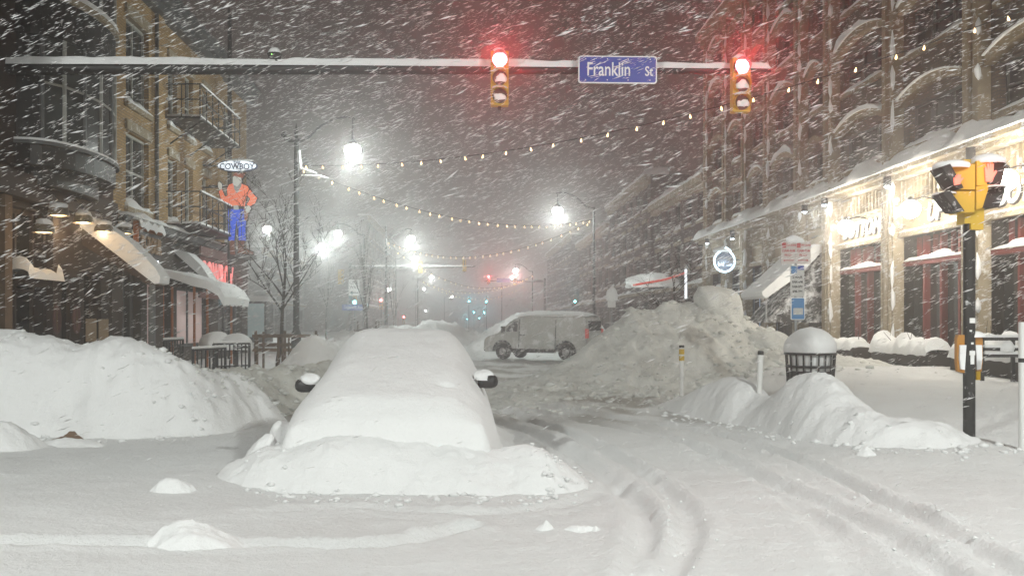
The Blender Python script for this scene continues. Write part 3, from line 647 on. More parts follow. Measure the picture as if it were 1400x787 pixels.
MB().prism(roundrect(0.49, 0.72, 0.05), 'y', -0.005, 0.0).build('panel', M_LETTER, ow)
text('ONE', 0.42, M_BLACK, 'lettering', ow, (0, -0.008, 0.42), FRONT, 0.002, 0.9, bold=0.01); text('WAY', 0.42, M_BLACK, 'lettering', ow, (0, -0.008, 0.02), FRONT, 0.002, 0.8, bold=0.01)
MB().prism([(-0.4, -0.45), (-0.12, -0.28), (-0.12, -0.40), (0.38, -0.40), (0.38, -0.50), (-0.12, -0.50), (-0.12, -0.62)], 'y', -0.008, -0.006).build('arrow', M_BLACK, ow)
bs = thing('street_sign', 'blue Delaware Ave street sign low on the second crossing pole', 'street sign', P(483, 420, D2 - 0.5))
MB().prism(roundrect(1.0, 0.27, 0.05), 'y', 0, 0.02).build('panel', M_SBLUE, bs)
text('Delaware Ave', 0.34, M_LETTER, 'lettering', bs, (0, -0.006, 0), FRONT, 0.002, 0.86, bold=0.004)
tri = thing('street_sign', 'small sign post with a peaked cap of snow right of the slim pole', 'street sign', (GX(836, 40), 40, 0.6))
MB().tube([(0, 0, -0.4), (0, 0, 2.3)], 0.03, 8).build('post', M_STEEL, tri); MB().prism(roundrect(0.17, 0.24, 0.03), 'y', -0.05, -0.035).build('panel', M_WHITE, tri).location = (0, 0, 2.05)
blob(0.24, 0.15, 0.42, 7, 10, 0.2).build('snow_cap', M_CAP, tri, True, (0, 0, 2.22))

# ------------------------------------------------------------------ buildings along the street
class Facade:
    """flat street front: u = distance down the street, z = height, o = how far it stands out towards the street"""
    def __init__(s, name, label, X, side, y0, cat='building', group=None):
        s.s = side; s.y0 = y0; s.t = thing(name, label, cat, (X, y0, 0), 0, group)
    def bx(s, mb, u0, u1, z0, z1, o0, o1):
        a, b = sorted((s.s * o0, s.s * o1)); mb.box(a, b, u0 - s.y0, u1 - s.y0, z0, z1); return mb
    def part(s, name, m, boxes, parent=None, smooth=False):
        mb = MB()
        for b in boxes: s.bx(mb, *b)
        return mb.build(name, m, parent or s.t, smooth)
    def wall(s, m, u0, u1, z0, z1, ops, rev=0.22, o=0.0, name='wall', depth=8.0):
        us = sorted({u0, u1, *[c for q in ops for c in q[:2]]}); zs = sorted({z0, z1, *[c for q in ops for c in q[2:4]]})
        mb = MB(); S = s.s
        for a, b in zip(us[:-1], us[1:]):
            for c, d in zip(zs[:-1], zs[1:]):
                um, zm = (a + b) / 2, (c + d) / 2
                if any(q[0] < um < q[1] and q[2] < zm < q[3] for q in ops): continue
                mb.add([(S * o, a - s.y0, c), (S * o, b - s.y0, c), (S * o, b - s.y0, d), (S * o, a - s.y0, d)], [(0, 1, 2, 3)])
        for a, b, c, d in [q[:4] for q in ops]:
            f = [(S * o, a - s.y0, c), (S * o, b - s.y0, c), (S * o, b - s.y0, d), (S * o, a - s.y0, d)]
            k = [(S * (o - rev), y, z) for _, y, z in f]
            mb.add(f + k, [(0, 1, 5, 4), (1, 2, 6, 5), (2, 3, 7, 6), (3, 0, 4, 7)])
        # end walls, back and roof deck
        A = [(S * o, u0 - s.y0), (S * o, u1 - s.y0), (S * (o - depth), u1 - s.y0), (S * (o - depth), u0 - s.y0)]
        vs = [(x, y, z0) for x, y in A] + [(x, y, z1) for x, y in A]
        mb.add(vs, [(1, 2, 6, 5), (2, 3, 7, 6), (3, 0, 4, 7), (4, 5, 6, 7)])
        return mb.build(name, m, s.t, fixn=False)
    def window(s, u0, u1, z0, z1, frame, glass=M_GLASS, rev=0.2, bars=1, mull=1, lit=None, sill=None, snow=0.0, fw=0.06):
        w = s.part('window', lit or glass, [(u0, u1, z0, z1, -rev - 0.03, -rev)])
        fr = [(u0, u0 + fw, z0, z1, -rev, -rev + 0.06), (u1 - fw, u1, z0, z1, -rev, -rev + 0.06), (u0, u1, z1 - fw, z1, -rev + .001, -rev + 0.062), (u0, u1, z0, z0 + fw, -rev + .001, -rev + 0.062)]
        for i in range(1, mull + 1): c = u0 + (u1 - u0) * i / (mull + 1); fr.append((c - fw * .4, c + fw * .4, z0, z1, -rev + .002, -rev + 0.05))
        for i in range(1, bars + 1): c = z0 + (z1 - z0) * i / (bars + 1); fr.append((u0, u1, c - fw * .4, c + fw * .4, -rev + .003, -rev + 0.055))
        s.part('frame', frame, fr, w)
        if sill: s.part('sill', sill, [(u0 - 0.1, u1 + 0.1, z0 - 0.14, z0 - 0.005, -rev, 0.10)], w)
        if snow: s.drift('sill_snow', u0 - 0.08, u1 + 0.08, z0 - 0.005, snow, -rev + 0.065, 0.10, w, slope=random.choice((-1, 1)) * 0.6)
        return w
    def drift(s, name, u0, u1, z, h, o0, o1, parent=None, slope=0.0, n=None, m=M_CAP, seed=None, fall=0.0):
        """snow lying on a ledge: rounded section, uneven along its length"""
        n = n or max(6, int((u1 - u0) / 0.22)); sd = seed or random.randint(0, 999)
        prof = ((0.0, 0.0), (0.0, 0.95), (0.35, 1.0), (0.75, 0.85), (0.97, 0.5), (1.04, 0.1), (1.0, -0.05))
        vs = []; fs = []
        for i in range(n + 1):
            f = i / n; u = u0 + (u1 - u0) * f
            hh = h * (0.75 + 0.9 * float(fbm(np.array(u * 1.3 + sd), np.array(sd * 0.7), 3, 3)) + slope * (f - 0.5)); hh = max(hh, 0.03)
            if i in (0, n): hh *= 0.35
            for a, b in prof:
                vs.append((s.s * (o0 + (o1 - o0) * a), u - s.y0, z + hh * b - fall * a))
        k = len(prof)
        for i in range(n):
            for j in range(k - 1): fs.append((i * k + j, i * k + j + 1, (i + 1) * k + j + 1, (i + 1) * k + j))
        fs += [tuple(range(k)), tuple(n * k + j for j in range(k))[::-1]]
        return MB().add(vs, fs).build(name, m, parent or s.t, True)

def arch(s, name, m, u0, u1, z, rise, h, o0, o1, parent, drop=0.0, top=None):
    """segmental hood over a window"""
    n = 12; pts = []
    for i in range(n + 1):
        f = i / n; pts.append((u0 + (u1 - u0) * f - s.y0, z + rise * (1 - (2 * f - 1)**2)))
    up = [(y, zz + (top(i / n) if top else h)) for i, (y, zz) in enumerate(pts)]
    a, b = sorted((s.s * o0, s.s * o1))
    return MB().prism(pts + up[::-1], 'x', a, b).build(name, m, parent, True)

# ---- right: long stone and brick warehouse front
XR = 11.8
rb = Facade('warehouse_building', 'long old brick warehouse with stone piers and lit storefronts on the right', XR, -1, 12)
PIL = [13.2, 17.5, 21.8, 26.1, 30.5, 33.3, 36.8, 39.8, 42.8, 46.2]
ops = []; wins = []
for a, b in zip(PIL[:-1], PIL[1:]):
    if b - a < 2.9 and a > 30 and a < 31: 
        wins.append((a + 0.75, b - 0.75, 6.5, 7.55)); wins.append((a + 0.75, b - 0.75, 8.95, 10.0)); wins.append((a + 0.75, b - 0.75, 11.4, 12.5)); continue
    for z0, z1 in ((6.45, 7.55), (8.9, 10.05), (11.4, 12.6), (13.6, 14.6)): wins.append((a + 0.65, b - 0.65, z0, z1))
rb.wall(B_OLD, 12, 47, 5.95, 15.6, wins, 0.25)
M_SASH = mat('dull_green_sash', (0.07, 0.075, 0.06), 0.6)
for (u0, u1, z0, z1) in wins:
    w = rb.window(u0, u1, z0, z1, M_SASH, M_GLASS, 0.22, 1, 2 if u1 - u0 > 2 else 1, sill=M_UPPER, snow=0.16)
    hd = arch(rb, 'hood', M_UPPER, u0 - 0.15, u1 + 0.15, z1 + 0.0, 0.28, 0.2, 0.002, 0.24, w)
    big = z1 > 9
    wide = u1 - u0 > 2.4; sk = random.uniform(-1, 1); am = random.uniform(0.30, 0.75) if wide and big else random.uniform(0.06, 0.22); so_ = random.uniform(0, 99)
    top = lambda f, sk=sk, am=am, so_=so_: 0.03 + am * max(0.05, 0.55 + sk * (f - 0.5) + 1.1 * float(fbm(np.array(f * 2.6 + so_), np.array(so_ * 1.7), 5, 3))) * (1 - abs(2 * f - 1)**5)
    if u1 - u0 < 2.4 and random.random() < 0.45: continue
    arch(rb, 'hood_snow', M_CAP, u0 - 0.15, u1 + 0.15, z1 + 0.2, 0.28, 0.2, 0.003, 0.30, w, top=top)
for u in PIL:
    pr = rb.part('pilaster', M_STONE, [(u - 0.36, u + 0.36, 0.4, 5.75, 0.0, 0.30)])
    rb.part('fluting', M_STONE, [(u - 0.27, u - 0.19, 0.9, 5.4, 0.30, 0.36), (u - 0.08, u + 0.08, 0.9, 5.4, 0.30, 0.37), (u + 0.19, u + 0.27, 0.9, 5.4, 0.30, 0.36)], pr)
    rb.part('plinth', M_STONE, [(u - 0.43, u + 0.43, 0.2, 0.95, 0.001, 0.42)], pr)
    pu = rb.part('pier', M_UPPER, [(u - 0.34, u - 0.12, 6.1, 15.3, 0.0, 0.30), (u + 0.12, u + 0.34, 6.1, 15.3, 0.0, 0.30), (u - 0.12, u + 0.12, 6.1, 15.3, 0.0, 0.18)])
    for k in range(14):                               # wind-packed snow clinging to the near flank of the pier
        z = 0.9 + k * 1.03 + random.uniform(-.3, .3)
        if 5.3 < z < 6.4: continue
        hgt = random.uniform(.3, .9); zz = [z, z + hgt * .25, z + hgt * .7, z + hgt]
        mb = MB().tube([(-0.30 - random.uniform(0, .04), u - 0.38 - rb.y0, q) for q in zz], [0.01, random.uniform(.04, .08), random.uniform(.03, .07), 0.01], 6)
        mb.build('clinging_snow', M_CAP, pu if z > 5.9 else pr, True)
rb.part('roof_cornice', M_UPPER, [(12, 47.1, 15.6, 15.9, -0.3, 0.55), (12, 47.1, 15.3, 15.6, -0.2, 0.3)])
rb.drift('roof_snow', 12, 47.1, 15.9, 0.35, -0.3, 0.55)
rb.part('storefront_cornice', M_STONE, [(12, 47, 5.72, 5.95, -0.05, 0.62), (12, 47, 5.6, 5.72, -0.05, 0.42)])
rb.drift('cornice_snow', 12, 47, 5.95, 0.48, 0.0, 0.68, fall=0.12)
rb.part('back_wall', mat('storefront_backing', (0.05, 0.045, 0.04), 0.8), [(12, 47, 0.0, 5.6, -0.6, -0.55)])
M_PANEL = mat('cream_sign_panel', (0.42, 0.33, 0.21), 0.6, var=0.3, vscale=2, bump=0.2)
M_SHOP = mat('dim_shop_glass', (0.03, 0.034, 0.033), 0.12, spec=0.6)
WORDS = {17.5: 'BOTTOMS', 21.8: 'UP', 26.1: 'BOTTOMS'}
for a, b in zip(PIL[:-1], PIL[1:]):
    a2, b2 = a + 0.36, b - 0.36; shop = a < 29
    fz = rb.part('frieze', M_STONE, [(a2, b2, 4.98, 5.6, -0.05, 0.02)])
    nrib = max(3, int((b2 - a2) / 0.22)); 
    for i in range(nrib):
        c = a2 + (b2 - a2) * (i + 0.5) / nrib; rb.part('rib', M_STONE, [(c - 0.045, c + 0.045, 5.0, 5.58, 0.02, 0.12)], fz)
    pn = rb.part('sign_panel', M_PANEL, [(a2, b2, 4.2, 4.94, -0.05, 0.03)])
    rb.part('moulding', M_STONE, [(a2, b2, 4.94, 5.02, 0.0, 0.16), (a2, b2, 4.08, 4.2, 0.0, 0.16)], pn)
    rb.drift('ledge_snow', a2, b2, 4.2, 0.07, 0.03, 0.15, pn)
    if a in WORDS:
        text(WORDS[a], 0.62, mat('sign_letter_white', (0.78, 0.80, 0.80), 0.5), 'lettering', rb.t, (-0.05, (a + b) / 2 - rb.y0, 4.57), FACE_L, 0.02, 1.05, 0.25, 0.02)
        text(WORDS[a], 0.62, mat('sign_letter_shadow', (0.05, 0.045, 0.04), 0.7), 'letter_shadow', rb.t, (-0.04, (a + b) / 2 - 0.05 - rb.y0, 4.53), FACE_L, 0.008, 1.05, 0.25, 0.02)  # dark edging of the letters, set just behind them
    if shop or a > 36:
        red = M_REDP if shop else M_GREYD
        lit = None if shop else (glow('cool_shop_window', (0.45, 0.6, 0.9), 0.10) if a < 40 else M_SHOP)
        nn = 4 if b - a > 4 else 3; wd = (b2 - a2) / nn
        for i in range(nn):
            u0 = a2 + i * wd
            gl = rb.part('shop_window', lit or M_SHOP, [(u0 + 0.04, u0 + wd - 0.04, 0.75, 4.02, -0.30, -0.26)])
            rb.part('mullion', red, [(u0 - 0.045, u0 + 0.045, 0.7, 4.05, -0.26, -0.10), (u0 + wd / 2 - 0.025, u0 + wd / 2 + 0.025, 3.42, 4.05, -0.26, -0.15)], gl)
        tb = rb.part('transom_bar', red, [(a2, b2, 3.3, 3.42, -0.262, 0.02)])
        rb.drift('transom_snow', a2, b2, 3.42, 0.10, -0.2, 0.03, tb)
        rb.drift('transom_snow', a2 + random.uniform(.8, 1.8), b2 - random.uniform(0.5, 1), 3.42, 0.24, -0.2, 0.05, tb)
        rb.part('stall_riser', M_BROWN, [(a2, b2, 0.2, 0.75, -0.27, -0.02)])
    else:
        rb.part('shop_window', M_SHOP, [(a2 + 0.1, b2 - 0.1, 0.6, 4.02, -0.30, -0.26)])
        rb.part('stall_riser', M_BROWN, [(a2, b2, 0.2, 0.6, -0.27, -0.02)])
M_PLANT = mat('planter_timber', (0.035, 0.03, 0.025), 0.8, var=0.3, bump=0.4)
for a, b, lab in ((17.95, 21.3, 'long snow heaped planter under the storefront at the right edge'), (22.3, 25.5, 'long snow heaped planter between the two nearest lit stone pillars'), (26.7, 29.9, 'snow covered planter left of the tall lit pillar')):
    t = thing('planter', lab, 'planter', (XR - 0.75, a, 0.5)); L = b - a
    MB().box(-0.25, 0.25, 0, L, -0.2, 0.52).build('box', M_PLANT, t)
    MB().box(-0.28, 0.28, -0.03, L + 0.03, 0.52, 0.58).build('rim', M_PLANT, t)
    n = int(L / 0.42)
    vs = []; fs = []; m = 40; k = 9
    for i in range(m + 1):
        u = L * i / m; hh = 0.26 + 0.30 * abs(float(fbm(np.array(u * 2.2), np.array(a), 4, 3))) * 2 * (0.4 if lab.startswith('snow covered') else 1); hh *= 0.3 if i in (0, m) else 1
        for j in range(k):
            w = math.pi * j / (k - 1); vs.append((-0.33 * math.cos(w), u, 0.5 + hh * math.sin(w)**0.7 + 0.04 * float(vn(np.array(u * 5), np.array(j * 1.0), 8))))
    for i in range(m):
        for j in range(k - 1): fs.append((i * k + j, i * k + j + 1, (i + 1) * k + j + 1, (i + 1) * k + j))
    MB().add(vs, fs).build('snow_heap', M_CAP, t, True)
    for i in range(9):
        y = L * (i + random.uniform(.2, .8)) / 9; a, b_ = random.uniform(-.25, .25), random.uniform(-.25, .25); hh = random.uniform(0.45, 0.85)
        MB().tube([(0, y, 0.5), (a * .4, y + b_ * .4, 0.5 + hh * .6), (a, y + b_, 0.5 + hh)], [0.012, 0.009, 0.004], 5).build('twig', M_BARK, t)

# lamps on the right front
M_FLOOD = glow('flood_lens', (1.0, 0.95, 0.85), 30)
for px, py, lab in ((1157, 310, 'glaring storefront lamp left of the tall lit pillar, farthest of three'), (1245, 285, 'glaring storefront lamp right of the tall lit pillar, middle of three'), (1375, 245, 'glaring storefront lamp beside the yellow walk signal, nearest of three')):
    d = (XR - 0.62) * F / (px - VX); p = P(px, py, d)
    t = thing('flood_lamp', lab, 'wall lamp', p)
    MB().tube([(0.58, 0, 0.25), (0.3, 0, 0.3), (0.05, 0, 0.2)], 0.02, 7).build('bracket', M_BLACK, t, True)
    MB().lathe([(0.03, 0.30), (0.07, 0.28), (0.09, 0.22), (0.09, 0.19)], (0, 0, 0), 14).build('collar', M_BLACK, t, True)
    MB().lathe([(0.08, 0.20), (0.17, 0.15), (0.235, 0.06), (0.24, -0.05), (0.19, -0.16), (0.10, -0.23), (0.002, -0.25)], (0, 0, 0), 14).build('lamp_globe', M_FLOOD, t, True)  # sphere sized to fill the lamp's glare
    lamp(t, (-0.38, 0, -0.02), 230, (1.0, 0.93, 0.80), 0.09)
for px, py, lab in ((1327, 205, 'dark cylinder wall lamp just above the yellow walk signal'), (1213, 242, 'dark cylinder wall lamp on the tall lit pillar'), (1127, 269, 'dark snow capped cylinder wall lamp left of the tall pillar'),
                    (1100, 279, 'dark snow capped cylinder wall lamp above the parking signs'), (1001, 318, 'small cylinder wall lamp above the round neon ring'), (967, 325, 'smallest cylinder wall lamp at the far end of the warehouse')):
    d = (XR - 0.5) * F / (px - VX); p = P(px, py, d)
    t = thing('cylinder_lamp', lab, 'wall lamp', p, 0, 'cylinder wall lamps')
    MB().lathe([(0.085, -0.26), (0.1, -0.25), (0.1, 0.25), (0.085, 0.27)], (0, 0, 0), 14).build('housing', M_BLACK, t, True)
    MB().box(0.08, 0.22, -0.03, 0.03, -0.05, 0.05).build('bracket', M_BLACK, t)
    MB().lathe([(0.085, -0.262), (0.06, -0.29), (0.002, -0.30)], (0, 0, 0), 12).build('lens', glow('cool_lens', (0.75, 0.88, 1.0), 10), t, True)
    blob(0.12, 0.12, 0.16, int(px), 8, 0.15).build('snow_cap', M_CAP, t, True, (0, 0, 0.27))
    lamp(t, (0, 0, -0.36), 14, (0.75, 0.88, 1.0), 0.06)

# round drop-shaped neon and strip signs
d = (XR - 0.9) * F / (990 - VX); p = P(990, 356, d)
t = thing('neon_sign', 'round drop shaped white neon ring with small bside lettering', 'neon sign', p)
M_NEON = glow('white_neon', (0.62, 0.85, 1.0), 2.6); s_ = d / F
pts = [Vector((14 * s_ * math.sin(w) * (1 if w < 5.4 else 1), -0.06, 14.5 * s_ * math.cos(w) - 1 * s_)) for w in [i * 2 * math.pi / 40 for i in range(4, 38)]]
pts = [Vector((1 * s_, -0.06, 18 * s_)), Vector((8 * s_, -0.06, 13.5 * s_))] + pts
MB().tube(pts, 0.045, 8).build('tube', M_NEON, t, True)
MB().lathe([(13.2 * s_, 0.0), (13.2 * s_, 0.06), (0.01, 0.07)], (0, 0, -1 * s_), 30, 'y').build('backing', mat('sign_backing', (0.06, 0.08, 0.11), 0.5), t)
text('bsi', 0.26, glow('soft_white_print', (0.6, 0.7, 1.0), 1.1), 'lettering', t, (-0.14, -0.02, -0.16), FRONT, 0.004, 1.0, bold=0.004)
text('de', 0.26, glow('dim_print', (0.45, 0.55, 0.8), 0.35), 'lettering', t, (0.20, -0.02, -0.16), FRONT, 0.004, 1.0, bold=0.004)
MB().box(0.1, 0.95, -0.02, 0.02, 0.0, 0.05).build('bracket', M_BLACK, t); blob(0.38, 0.1, 0.16, 61, 8, .2).build('snow_cap', M_CAP, t, True, (-0.14, 0.0, 14 * s_ - 0.02))
lamp(t, (0, -0.3, -0.1), 25, (0.85, 0.95, 1.0), 0.2)
d = 47.5; t = thing('awning', 'far snow loaded awning with a glowing red edge behind the shrub', 'awning', P(905, 400, d))
MB().prism([(-1.7, 0), (1.0, 0.35), (1.0, 0.9), (0.2, 0.85), (-1.2, 0.3)], 'y', -0.3, 1.6).build('canopy', M_GREYD, t)
blob(1.3, 0.8, 0.5, 63, 16, 0.5).build('snow_load', M_CAP, t, True, (-0.2, 0.3, 0.42))
MB().tube([(-1.55, -0.65, 0.35), (0.0, -0.68, 0.62), (1.0, -0.66, 0.95)], 0.06, 6).build('red_tube', glow('red_strip', (0.8, 0.08, 0.05), 0.22), t, True)
t = thing('light_strip', 'narrow vertical white lit sign beside the red edged awning', 'lit sign', P(937, 388, 46.9))
MB().box(-0.09, 0.09, -0.1, 0.1, -0.75, 0.75).build('case', M_BLACK, t); MB().box(-0.06, 0.06, -0.13, -0.1, -0.72, 0.72).build('lit_face', glow('white_strip', (0.9, 0.95, 1.0), 1.6), t)
t = thing('awning', 'steep snow plastered entrance canopy behind the parking signs', 'awning', P(1090, 445, 31.5))
MB().prism([(-1.05, 0.1), (0.05, 1.4), (0.95, 2.6), (0.95, 0.1)], 'y', 0.0, 2.2).build('canopy', mat('dark_canvas', (0.03, 0.03, 0.028), 0.8, snow=0.75, sscale=2.5), t)
MB().prism([(-1.22, 0.98), (-1.1, 0.9), (-0.6, 1.25), (0.05, 1.72), (0.9, 2.62), (1.0, 2.7), (0.5, 2.68), (-0.1, 2.15), (-0.8, 1.5), (-1.25, 1.12)], 'y', -0.25, 2.2).build('snow_load', M_CAP, t, True)
MB().tube([(-1.0, 0.1, 0.1), (-1.0, 0.1, 1.0)], 0.04, 7).build('post', M_STEEL, t)

# ---- right: farther fronts fading into the storm
def plain_front(name, lab, X, side, y0, y1, h, m, rows, bay, snow=0.4, shopz=3.8, lit=(), frame=M_SASH, sh=(1.0, 1.6)):
    f = Facade(name, lab, X, side, y0); ops = []
    n = max(1, int((y1 - y0 - 0.8) / bay)); sp_ = (y1 - y0 - 0.8) / n
    for r in range(rows):
        z0 = shopz + 0.9 + r * (h - shopz - 0.7) / rows; z1 = z0 + min(1.9, (h - shopz - 0.7) / rows - 0.9)
        for i in range(n): c = y0 + 0.4 + sp_ * (i + 0.5); ops.append((c - bay * 0.27, c + bay * 0.27, z0, z1))
    shops = [(y0 + 0.4 + sp_ * i + 0.25, y0 + 0.4 + sp_ * (i + 1) - 0.25, 0.9, shopz - 0.6) for i in range(n)]
    f.wall(m, y0, y1, -0.3, h, ops + shops, 0.2)
    for o in ops: 
        w = f.window(*o, frame, M_GLASS, 0.18, 1, 1, sill=M_STONE, snow=0.22)
        f.part('lintel', M_STONE, [(o[0] - 0.1, o[1] + 0.1, o[3] + 0.02, o[3] + 0.24, 0.0, 0.10)], w)
    for i, o in enumerate(shops): f.window(*o, M_BROWN, M_SHOP, 0.18, 0, 1, lit=lit[i] if i < len(lit) else None)
    f.part('cornice', M_STONE, [(y0, y1, h - 0.35, h + 0.02, 0.0, 0.4), (y0, y1, h - 0.6, h - 0.35, 0.0, 0.2)])
    f.drift('roof_snow', y0, y1, h + 0.02, 0.5, -1.2, 0.42)
    f.part('shop_cornice', M_STONE, [(y0, y1, shopz - 0.2, shopz, 0.0, 0.3)]); f.drift('ledge_snow', y0, y1, shopz, 0.25, 0.0, 0.32)
    return f
plain_front('brick_building', 'lower brick building with thick snow on its roof past the warehouse', XR + 0.2, -1, 47.3, 61.5, 9.2, B_FAR, 2, 2.4)
plain_front('brick_building', 'hazy taller brick building beyond the lower one on the right', XR + 0.1, -1, 62, 80, 11.4, B_FAR, 3, 2.8)
plain_front('brick_building', 'faint farthest brick row at the right before the far signals', XR + 0.3, -1, 81, 104, 10.2, B_FAR, 2, 3.2)
plain_front('brick_building', 'faint brick block on the right past the far crossing', XR + 1.5, -1, 122, 160, 13, B_FAR, 3, 4)

# ---- left: dark corner bar building
XL = -9.0
M_DKWALL = brick_mat('dark_umber_brick', (0.032, 0.017, 0.012), (0.024, 0.014, 0.011), (0.02, 0.017, 0.015))
lb = Facade('bar_building', 'dark brown corner bar building with rounded bay window at far left', XL, 1, 10)
lops = [(12.2, 14.2, 1.0, 3.8), (14.8, 16.6, 1.0, 3.8), (17.1, 18.1, 0.9, 3.9), (18.55, 20.15, 0.8, 4.1), (21.05, 22.0, 0.6, 2.8), (22.2, 23.3, 0.8, 3.0)]
lb.wall(M_DKWALL, 10, 23.85, -0.3, 13.0, lops, 0.3)
for i, o in enumerate(lops): lb.window(*o, M_BROWN, M_GLASS, 0.26, 1 if i < 4 else 0, 1 if i != 4 else 0, fw=0.09)
lb.part('corner_pier', B_RED, [(22.75, 23.85, 4.6, 12.9, 0.0, 0.10)]); lb.part('corner_pier', B_RED, [(16.2, 17.4, 4.6, 12.9, 0.0, 0.10)])
lb.part('timber_column', M_WOOD, [(18.15, 18.45, 0.5, 4.3, 0.0, 0.16)]); lb.part('timber_column', M_BROWN, [(20.3, 20.55, 0.5, 4.3, 0.0, 0.14)])
lb.part('fascia', M_BROWN, [(10, 23.85, 4.25, 4.75, 0.0, 0.22)])
# bowed bay window over two storeys
bw = MB(); 
def bowpt(f, k=1.0): a = math.pi * f; return (k * 0.95 * math.sin(a)**0.75, 20.9 - 2.0 * math.cos(a) * (0.5 + 0.5 * k) - lb.y0)
NB = 8
for zz0, zz1, nm in ((4.95, 5.35, 'bay_apron'), (7.55, 8.35, 'bay_spandrel'), (10.6, 11.3, 'bay_spandrel')):
    pts = [bowpt(i / (NB * 2)) for i in range(NB * 2 + 1)]
    o = MB().prism(pts, 'z', zz0, zz1).build(nm, M_DARK, lb.t)
    top = [bowpt(i / (NB * 2), 1.09) for i in range(NB * 2 + 1)]
    MB().prism(top, 'z', zz1, zz1 + (0.07 if nm == 'bay_apron' else 0.12)).build('bay_ledge', M_STONE if nm != 'bay_apron' else M_GREYD, o)
    sn = [bowpt(i / (NB * 2), 1.07) for i in range(NB * 2 + 1)]
    MB().prism(sn, 'z', zz1 + (0.07 if nm == 'bay_apron' else 0.12), zz1 + (0.12 if nm == 'bay_apron' else 0.24)).build('ledge_snow', M_CAP, o, True)
MB().prism([bowpt(i / 16, 0.6) for i in range(17)], 'z', 4.6, 4.95).build('bay_foot', M_DARK, lb.t)
for zz0, zz1 in ((5.48, 7.55), (8.6, 10.6)):
    for i in range(NB):
        p0, p1 = bowpt(i / NB, 0.97), bowpt((i + 1) / NB, 0.97)
        if i in (0, NB - 1): 
            MB().add([(p0[0], p0[1], zz0), (p1[0], p1[1], zz0), (p1[0], p1[1], zz1), (p0[0], p0[1], zz1)], [(0, 1, 2, 3)]).build('bay_panel', M_DARK, lb.t, fixn=False); continue
        pane = MB().add([(p0[0], p0[1], zz0), (p1[0], p1[1], zz0), (p1[0], p1[1], zz1), (p0[0], p0[1], zz1)], [(0, 1, 2, 3)]).build('bay_pane', M_GLASSG, lb.t, fixn=False)
        MB().tube([(p0[0], p0[1], zz0), (p0[0], p0[1], zz1)], 0.05, 6).build('mullion', M_GREYD if i % 2 else mat('pale_frame', (0.35, 0.35, 0.32), 0.6), pane)
        zm = zz0 + (zz1 - zz0) * 0.55; MB().tube([(p0[0], p0[1], zm), (p1[0], p1[1], zm)], 0.03, 6).build('meeting_rail', mat('pale_frame', (0.35, 0.35, 0.32), 0.6), pane)
# fittings of the bar front
M_BRASS = mat('lamp_shade_metal', (0.16, 0.14, 0.11), 0.45, 0.4)
for px, py, lab in ((80, 293, 'dome wall lamp with warm light, leftmost over the bar front'), (114, 303, 'dome wall lamp lighting the long snow slab, second from left'), (142, 315, 'dome wall lamp above the snow slab, third from left'), (170, 318, 'dome wall lamp nearest the D-TOUR sign'), (60, 316, 'low warm lamp glowing inside the bar window')):
    off = 0.55; d = (9 - off) * F / (VX - px); p = P(px, py, d)
    t = thing('gooseneck_lamp', lab, 'wall lamp', p, 0, 'dome lamps on the bar front')
    MB().tube(smooth_line([(-0.54, 0, 0.2), (-0.4, 0, 0.42), (-0.15, 0, 0.46), (0, 0, 0.28), (0, 0, 0.18)], 4), 0.018, 7).build('gooseneck', M_BLACK, t, True)
    MB().lathe([(0.03, 0.2), (0.12, 0.17), (0.20, 0.08), (0.225, -0.03), (0.215, -0.03), (0.19, 0.07), (0.10, 0.15), (0.02, 0.17)], (0, 0, 0), 18).build('shade', M_BRASS, t, True)
    MB().lathe([(0.19, 0.005), (0.15, -0.025), (0.002, -0.035)], (0, 0, 0), 14).build('lens', glow('warm_lens', (1.0, 0.72, 0.42), 2.4), t, True)
    blob(0.17, 0.17, 0.10, int(px), 8, 0.2).build('snow_cap', M_CAP, t, True, (0, 0, 0.16))
    lamp(t, (0, 0, -0.09), {114: 34, 142: 14}.get(px, 7), (1.0, 0.68, 0.38), 0.06)
t = thing('window_box', 'snow filled window box on the bar front under the warm lamp', 'window box', P(66, 384, 19.9))
MB().box(-0.4, -0.1, -0.85, 0.75, -0.12, 0.08).build('box', M_BROWN, t)
n = 22; vs = []; fs = []; k = 7
for i in range(n + 1):
    u = -0.88 + 1.66 * i / n; hh = (0.16 + 0.10 * abs(math.sin(u * 5)) + (0.22 if abs(u) > 0.62 else 0)) * (0.4 if i in (0, n) else 1)
    for j in range(k): w = math.pi * j / (k - 1); vs.append((-0.22 - 0.24 * math.cos(w), u, 0.02 + hh * math.sin(w)**0.6))
for i in range(n):
    for j in range(k - 1): fs.append((i * k + j, i * k + j + 1, (i + 1) * k + j + 1, (i + 1) * k + j))
MB().add(vs, fs).build('snow_heap', M_CAP, t, True)
for px in (48, 75):
    t = thing('door_wreath', 'oval ornament on the dark bar door, ' + ('left one' if px == 48 else 'right one'), 'wreath', P(px, 437, 19.6)); 
    MB().tube([(0.0, 0.14 * math.cos(a), 0.26 * math.sin(a)) for a in [i * math.pi / 8 for i in range(17)]], 0.035, 6).build('ring', mat('dull_wreath', (0.12, 0.06, 0.055), 0.9, var=0.5, vscale=20), t, True)
    MB().tube([(0, 0, -0.26), (0, 0, 0.26)], 0.02, 5).build('bar', M_WOOD, t); t.location.x += 0.45
M_POSTER = mat('tan_paper', (0.30, 0.22, 0.14), 0.8, var=0.12)
for px, lab in ((124, 'tan poster on the bar front, left of the pair'), (141, 'tan poster on the bar front, right of the pair')):
    d = 8.93 * F / (VX - px); o = MB().box(0, 0.02, -0.30, 0.30, -0.27, 0.27).build('poster', M_POSTER); o.location = P(px, 451, d); tag(o, lab, 'poster')
t = thing('awning', 'long sloping snow slab on the bar entrance awning lit by dome lamps', 'awning', (XL, 22.1, 0))
